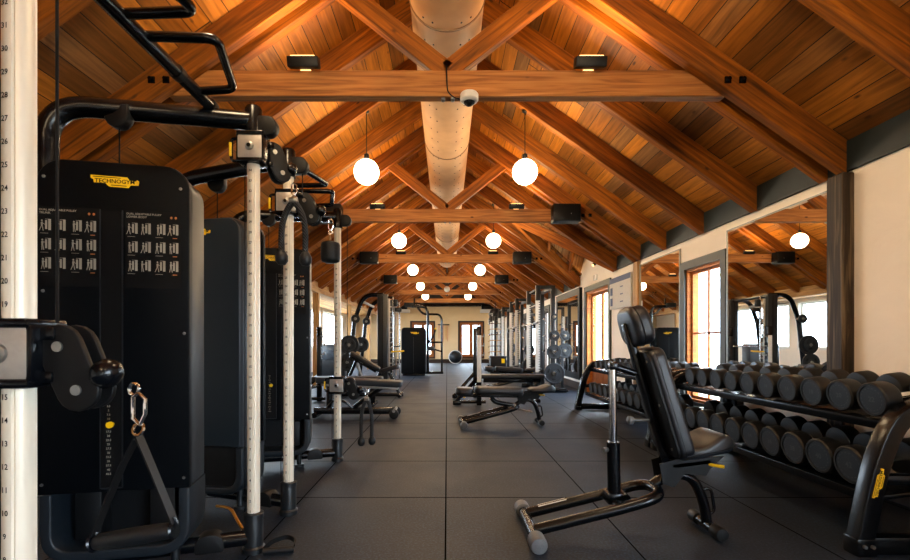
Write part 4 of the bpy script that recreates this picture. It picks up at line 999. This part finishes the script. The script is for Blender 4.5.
# inclined bench near it
def incline_bench(lb, loc, rz=0, hi=.95):
    t = thing('incline_bench', lb, 'bench', loc, rz, 'incline benches')
    a = math.atan2(hi-.50, .58); T = Matrix.Translation(V((-.80, 0, hi))) @ Matrix.Rotation(a, 4, 'Y')
    m = MB(T); pad(m, .66, .27, .08, .06, .022); p = m.build('backrest', LEATHER, t, ang=60)
    m = MB(T); piping(m, .66, .272, .03, .06); m.build('piping', BLACKM, p)
    T2 = Matrix.Translation(V((-.17, 0, .47))) @ Matrix.Rotation(math.radians(-16), 4, 'Y'); m = MB(T2); pad(m, .38, .3, .08, .06, .022); m.build('seat', LEATHER, t, ang=60)
    MB(T).box((.32, 0, -.03), (.60, .06, .05), .01).build('back_spine', BLACK, t)
    MB().tube([(-.68, 0, .70), (-.95, 0, .06)], .032, 10).build('leg', BLACK, t); MB().tube([(-.66, 0, .68), (-.45, 0, .06)], .03, 10).build('leg', STEEL, t, label='bright steel strut')
    MB().tube([(-.2, 0, .48), (-.42, 0, .06)], .032, 10).build('leg', BLACK, t); MB().tube([(-.02, 0, .48), (.18, 0, .06)], .032, 10).build('leg', BLACK, t)
    MB().box((-.42, 0, .05), (1.35, .09, .07), .015).build('floor_beam', BLACK, t)
    for x in (-1.0, .2): MB().tube([(x, -.26, .045), (x, .26, .045)], .035, 12).build('foot_bar', BLACK, t)
    return t
incline_bench('black incline bench sloping down to a raised seat, beside the smith machine', (-1.12, 9.2, 0), 0, .84)
# ab bench nearer, long padded top
t = thing('flat_bench', 'long grey padded bench on a low wheeled frame behind the third mast', 'bench', (-1.25, 6.75, 0))
T = Matrix.Translation(V((-.62, 0, .50))) @ Matrix.Rotation(math.radians(3), 4, 'Y')
m = MB(T); pad(m, 1.22, .36, .085, .05, .02); p = m.build('bench_pad', GREYPAD, t, ang=60); MB(T).box((.62, 0, -.02), (1.1, .2, .035), .008).build('pad_tray', PLATEG, t)
MB().tube([(.35, 0, .46), (-.1, 0, .14)], .05, 10, flat=.7).build('brace', BLACK, t); MB().tube([(-.45, 0, .46), (-.45, 0, .08)], .045, 10).build('leg', BLACK, t)
MB().box((-.1, 0, .09), (1.15, .09, .09), .012).build('floor_beam', BLACK, t)
m = MB(); m.tube([(.50, -.2, .11), (.50, .2, .11)], .022, 10); m.build('axle', STEEL, t)
for y in (-.17, .17): MB().lathe([(.05, -.028), (.066, -.02), (.066, .02), (.05, .028)], (.50, y, .066), (0, 1, 0), 20).build('wheel', RUBBER, t)
MB().tube([(-.62, -.2, .05), (-.62, .2, .05)], .04, 12).build('foot_bar', BLACK, t)
MB().tube([(-.45, -.1, .16), (-.35, -.18, .26), (-.2, -.18, .25), (-.1, -.12, .15)], .018, 8, fl=.05).build('side_handle', BLACK, t)
# second press bench, seen between the machines at left
olympic_bench('black barbell press bench partly hidden behind the second cable machine', (-2.72, 8.0, 0), 0, near=CHAR)
# ------------------------------------------------------------------ dip and pull machine in the centre distance
t = thing('pull_up_machine', 'black pull-up machine with tall curved tubes and yellow badge, centre distance', 'gym machine', (-1.07, 15.0, 0))
F = face_frame((-.41, 0), (.41, 0)); m = MB(); m.slab(rrect(0, .06, .80, 1.56, .0, 6, (.12, .12, .06, .06)), F, .35, .03); m.build('shroud', SHROUD, t, ang=30)
m = MB(); m.slab([(.395, .1), (.405, .1), (.405, 1.25), (.395, 1.25)], F @ Matrix.Translation(V((0, 0, .002))), .002); m.build('center_seam', CHAR, t)
m = MB(); m.bb((-.36, .05, 0), (.36, .3, .06), .01); m.build('base', BLACK, t)
logo(t, F @ Matrix.Translation(V((.44, 1.38, 0))), .26)
MB().tube([(-.1, .3, 2.26), (.34, .3, 2.26), (.44, .3, 2.1), (.44, .3, .06)], .045, 12, fl=[.12, .1]).build('main_tube', BLACK, t)
MB().tube([(.10, .32, 2.22), (.25, .32, 2.05), (.35, .32, 2.0), (.82, .32, 2.0), (.90, .32, 1.85), (.90, .32, .08)], .035, 12, fl=[.08, .08, .12, .08]).build('outer_tube', BLACK, t)
MB().box((.65, .3, .08), (.60, .08, .08), .015).build('floor_beam', BLACK, t); MB().tube([(.44, .3, 1.08), (.92, .3, 1.08)], .03, 10).build('cross_tube', BLACK, t)
m = MB(); m.box((-.18, .25, 2.3), (.30, .2, .14), .02); m.box((.0, .25, 2.42), (.04, .04, .2), .008); m.build('top_pulley_box', BLACKM, t)
MB().tube([(.46, .2, 1.08), (.62, .1, 1.25), (.70, .1, 1.5)], .028, 10, fl=.05).build('dip_handle', BLACK, t)
MB().box((.55, .12, .88), (.22, .2, .14), .04).build('knee_pad', LEATHER, t); MB().tube([(.5, .2, .9), (.88, .28, .78)], .025, 10).build('pad_arm', BLACK, t)
MB().sphere((.70, .1, 1.52), .035, 12).build('handle_tip', YELLOW, t, label='yellow handle tip')
# white column and cabinet behind, by the left windows
t = thing('console_cabinet', 'dark console cabinet in front of the bright left windows', 'cabinet', (-3.55, 14.3, 0))
MB().bb((-.45, -.2, 0), (.45, .2, 1.0), .03).build('body', CHAR, t); MB().bb((-.3, -.215, .55), (.15, -.2, .85), .01).build('screen_panel', GREYM, t); MB().bb((-.48, -.23, 1.0), (.48, .23, 1.04), .01).build('top', WHITEG, t)
# far wall items
t = thing('exercise_ball', 'dark round exercise ball with pale rim by the far wall', 'ball', (.42, 23.6, .34))
MB().sphere((0, 0, 0), .34, 32).build('ball_body', RUBBER, t); m = MB(); m.tube([(.325*math.cos(a), -.10, .325*math.sin(a)) for a in [k*PI/18 for k in range(36)]], .022, 8, closed=True); m.build('rim', WHITEG, t, label='pale rim')
t = thing('band_rack', 'black wall rail with pink and brown bands hanging on the far wall', 'rail', (-.18, Y1, 2.0))
MB().bb((-.30, -.08, -.03), (.30, 0, .03), .006).build('rail', BLACKM, t)
for k in range(7):
    x = -.24+.075*k; L = .75+.07*((k*5) % 4); m = MB(); m.tube([(x-.012, -.10, -.03), (x-.02, -.06, -L*.6), (x, -.06, -L), (x+.02, -.06, -L*.6), (x+.012, -.10, -.03)], .009, 6, fl=.04); m.build('resistance_band', [PINK, SAND, BRASS][k % 3], t)
for x, lb in ((-2.35, 'black loudspeaker on a pale wall unit, far wall left'), (2.15, 'black loudspeaker on a pale wall unit, far wall right')):
    t = thing('wall_speaker', lb, 'loudspeaker', (x, Y1, 2.75)); MB().bb((-.35, -.3, .05), (.28, 0, .3), .02).build('cabinet', BLACKM, t); MB().bb((-.42, -.25, -.13), (.42, 0, .04), .02).build('wall_unit', WHITEG, t)

# trees outside the windows
def tree(lb, x, y, h, sd):
    rnd = random.Random(sd); t = thing('birch_tree', lb, 'tree', (x, y, -.15), group='birches outside')
    MB().tube([(0, 0, 0), (.05, .1, h*.5), (-.03, .0, h)], .12, 10, scale=[1, .7, .3]).build('trunk', BARK, t)
    m = MB()
    for k in range(60):
        c = V((rnd.gauss(0, .9), rnd.gauss(0, .9), h*.45+rnd.random()*h*.6)); m.sphere(c, .12+rnd.random()*.12, 6, (1, 1, .5))
    o = m.build('foliage', LEAFM, t); o['kind'] = 'stuff'
    m = MB()
    for k in range(12):
        z = h*(.3+.05*k); a = rnd.random()*6.28; m.tube([(0, 0, z), (math.cos(a)*.5, math.sin(a)*.5, z+.25), (math.cos(a)*1.0, math.sin(a)*1.0, z+.4)], .025, 6, scale=[1, .7, .3])
    m.build('branches', BARK, t)
tree('pale birch outside the small wooden window', 8.2, 13.0, 5.5, 3); tree('pale birch outside the door', 9.0, 26.0, 6.0, 5)

# ------------------------------------------------------------------ light, world, camera
w = bpy.data.worlds.new('sky'); SC.world = w; w.use_nodes = True; t = w.node_tree; t.nodes.clear()
bg = t.nodes.new('ShaderNodeBackground'); bg.inputs[0].default_value = (.70, .85, 1.0, 1); bg.inputs[1].default_value = 34.0
wo = t.nodes.new('ShaderNodeOutputWorld'); t.links.new(bg.outputs[0], wo.inputs[0])
def portal(loc, rot, sx, sy):
    l = bpy.data.lights.new('window_portal', 'AREA'); l.shape = 'RECTANGLE'; l.size = sx; l.size_y = sy; l.cycles.is_portal = True
    o = bpy.data.objects.new('window_portal', l); COL.objects.link(o); o.location = loc; o.rotation_euler = rot
for a, b, z0, z1 in OPEN: portal((XW+.3, (a+b)/2, (z0+z1)/2), (0, PI/2, 0), z1-z0, b-a)
for a, b in LOPEN: portal((XA-.3, (a+b)/2, 1.56), (0, -PI/2, 0), 1.45, b-a)
for a, b in FD: portal(((a+b)/2, Y1+.3, 1.2), (-PI/2, 0, 0), b-a, 1.85)

cam = bpy.data.cameras.new('camera'); co = bpy.data.objects.new('camera', cam); COL.objects.link(co)
co.location = (0, 0, 1.08); co.rotation_euler = (PI/2, 0, 0); cam.sensor_width = 36; cam.lens = 466/910*36
cam.shift_x = 8/910; cam.shift_y = 62.3/910; cam.clip_start = .05; cam.clip_end = 200
SC.camera = co
SC.view_settings.view_transform = 'Standard'; SC.view_settings.look = 'None'; SC.view_settings.exposure = .08; SC.view_settings.gamma = 1; SC.view_settings.use_curve_mapping = False
SC.cycles.use_denoising = True; SC.cycles.max_bounces = 8; SC.cycles.diffuse_bounces = 4; SC.cycles.glossy_bounces = 5; SC.cycles.transparent_max_bounces = 12; SC.cycles.sample_clamp_indirect = 6; SC.cycles.sample_clamp_direct = 9
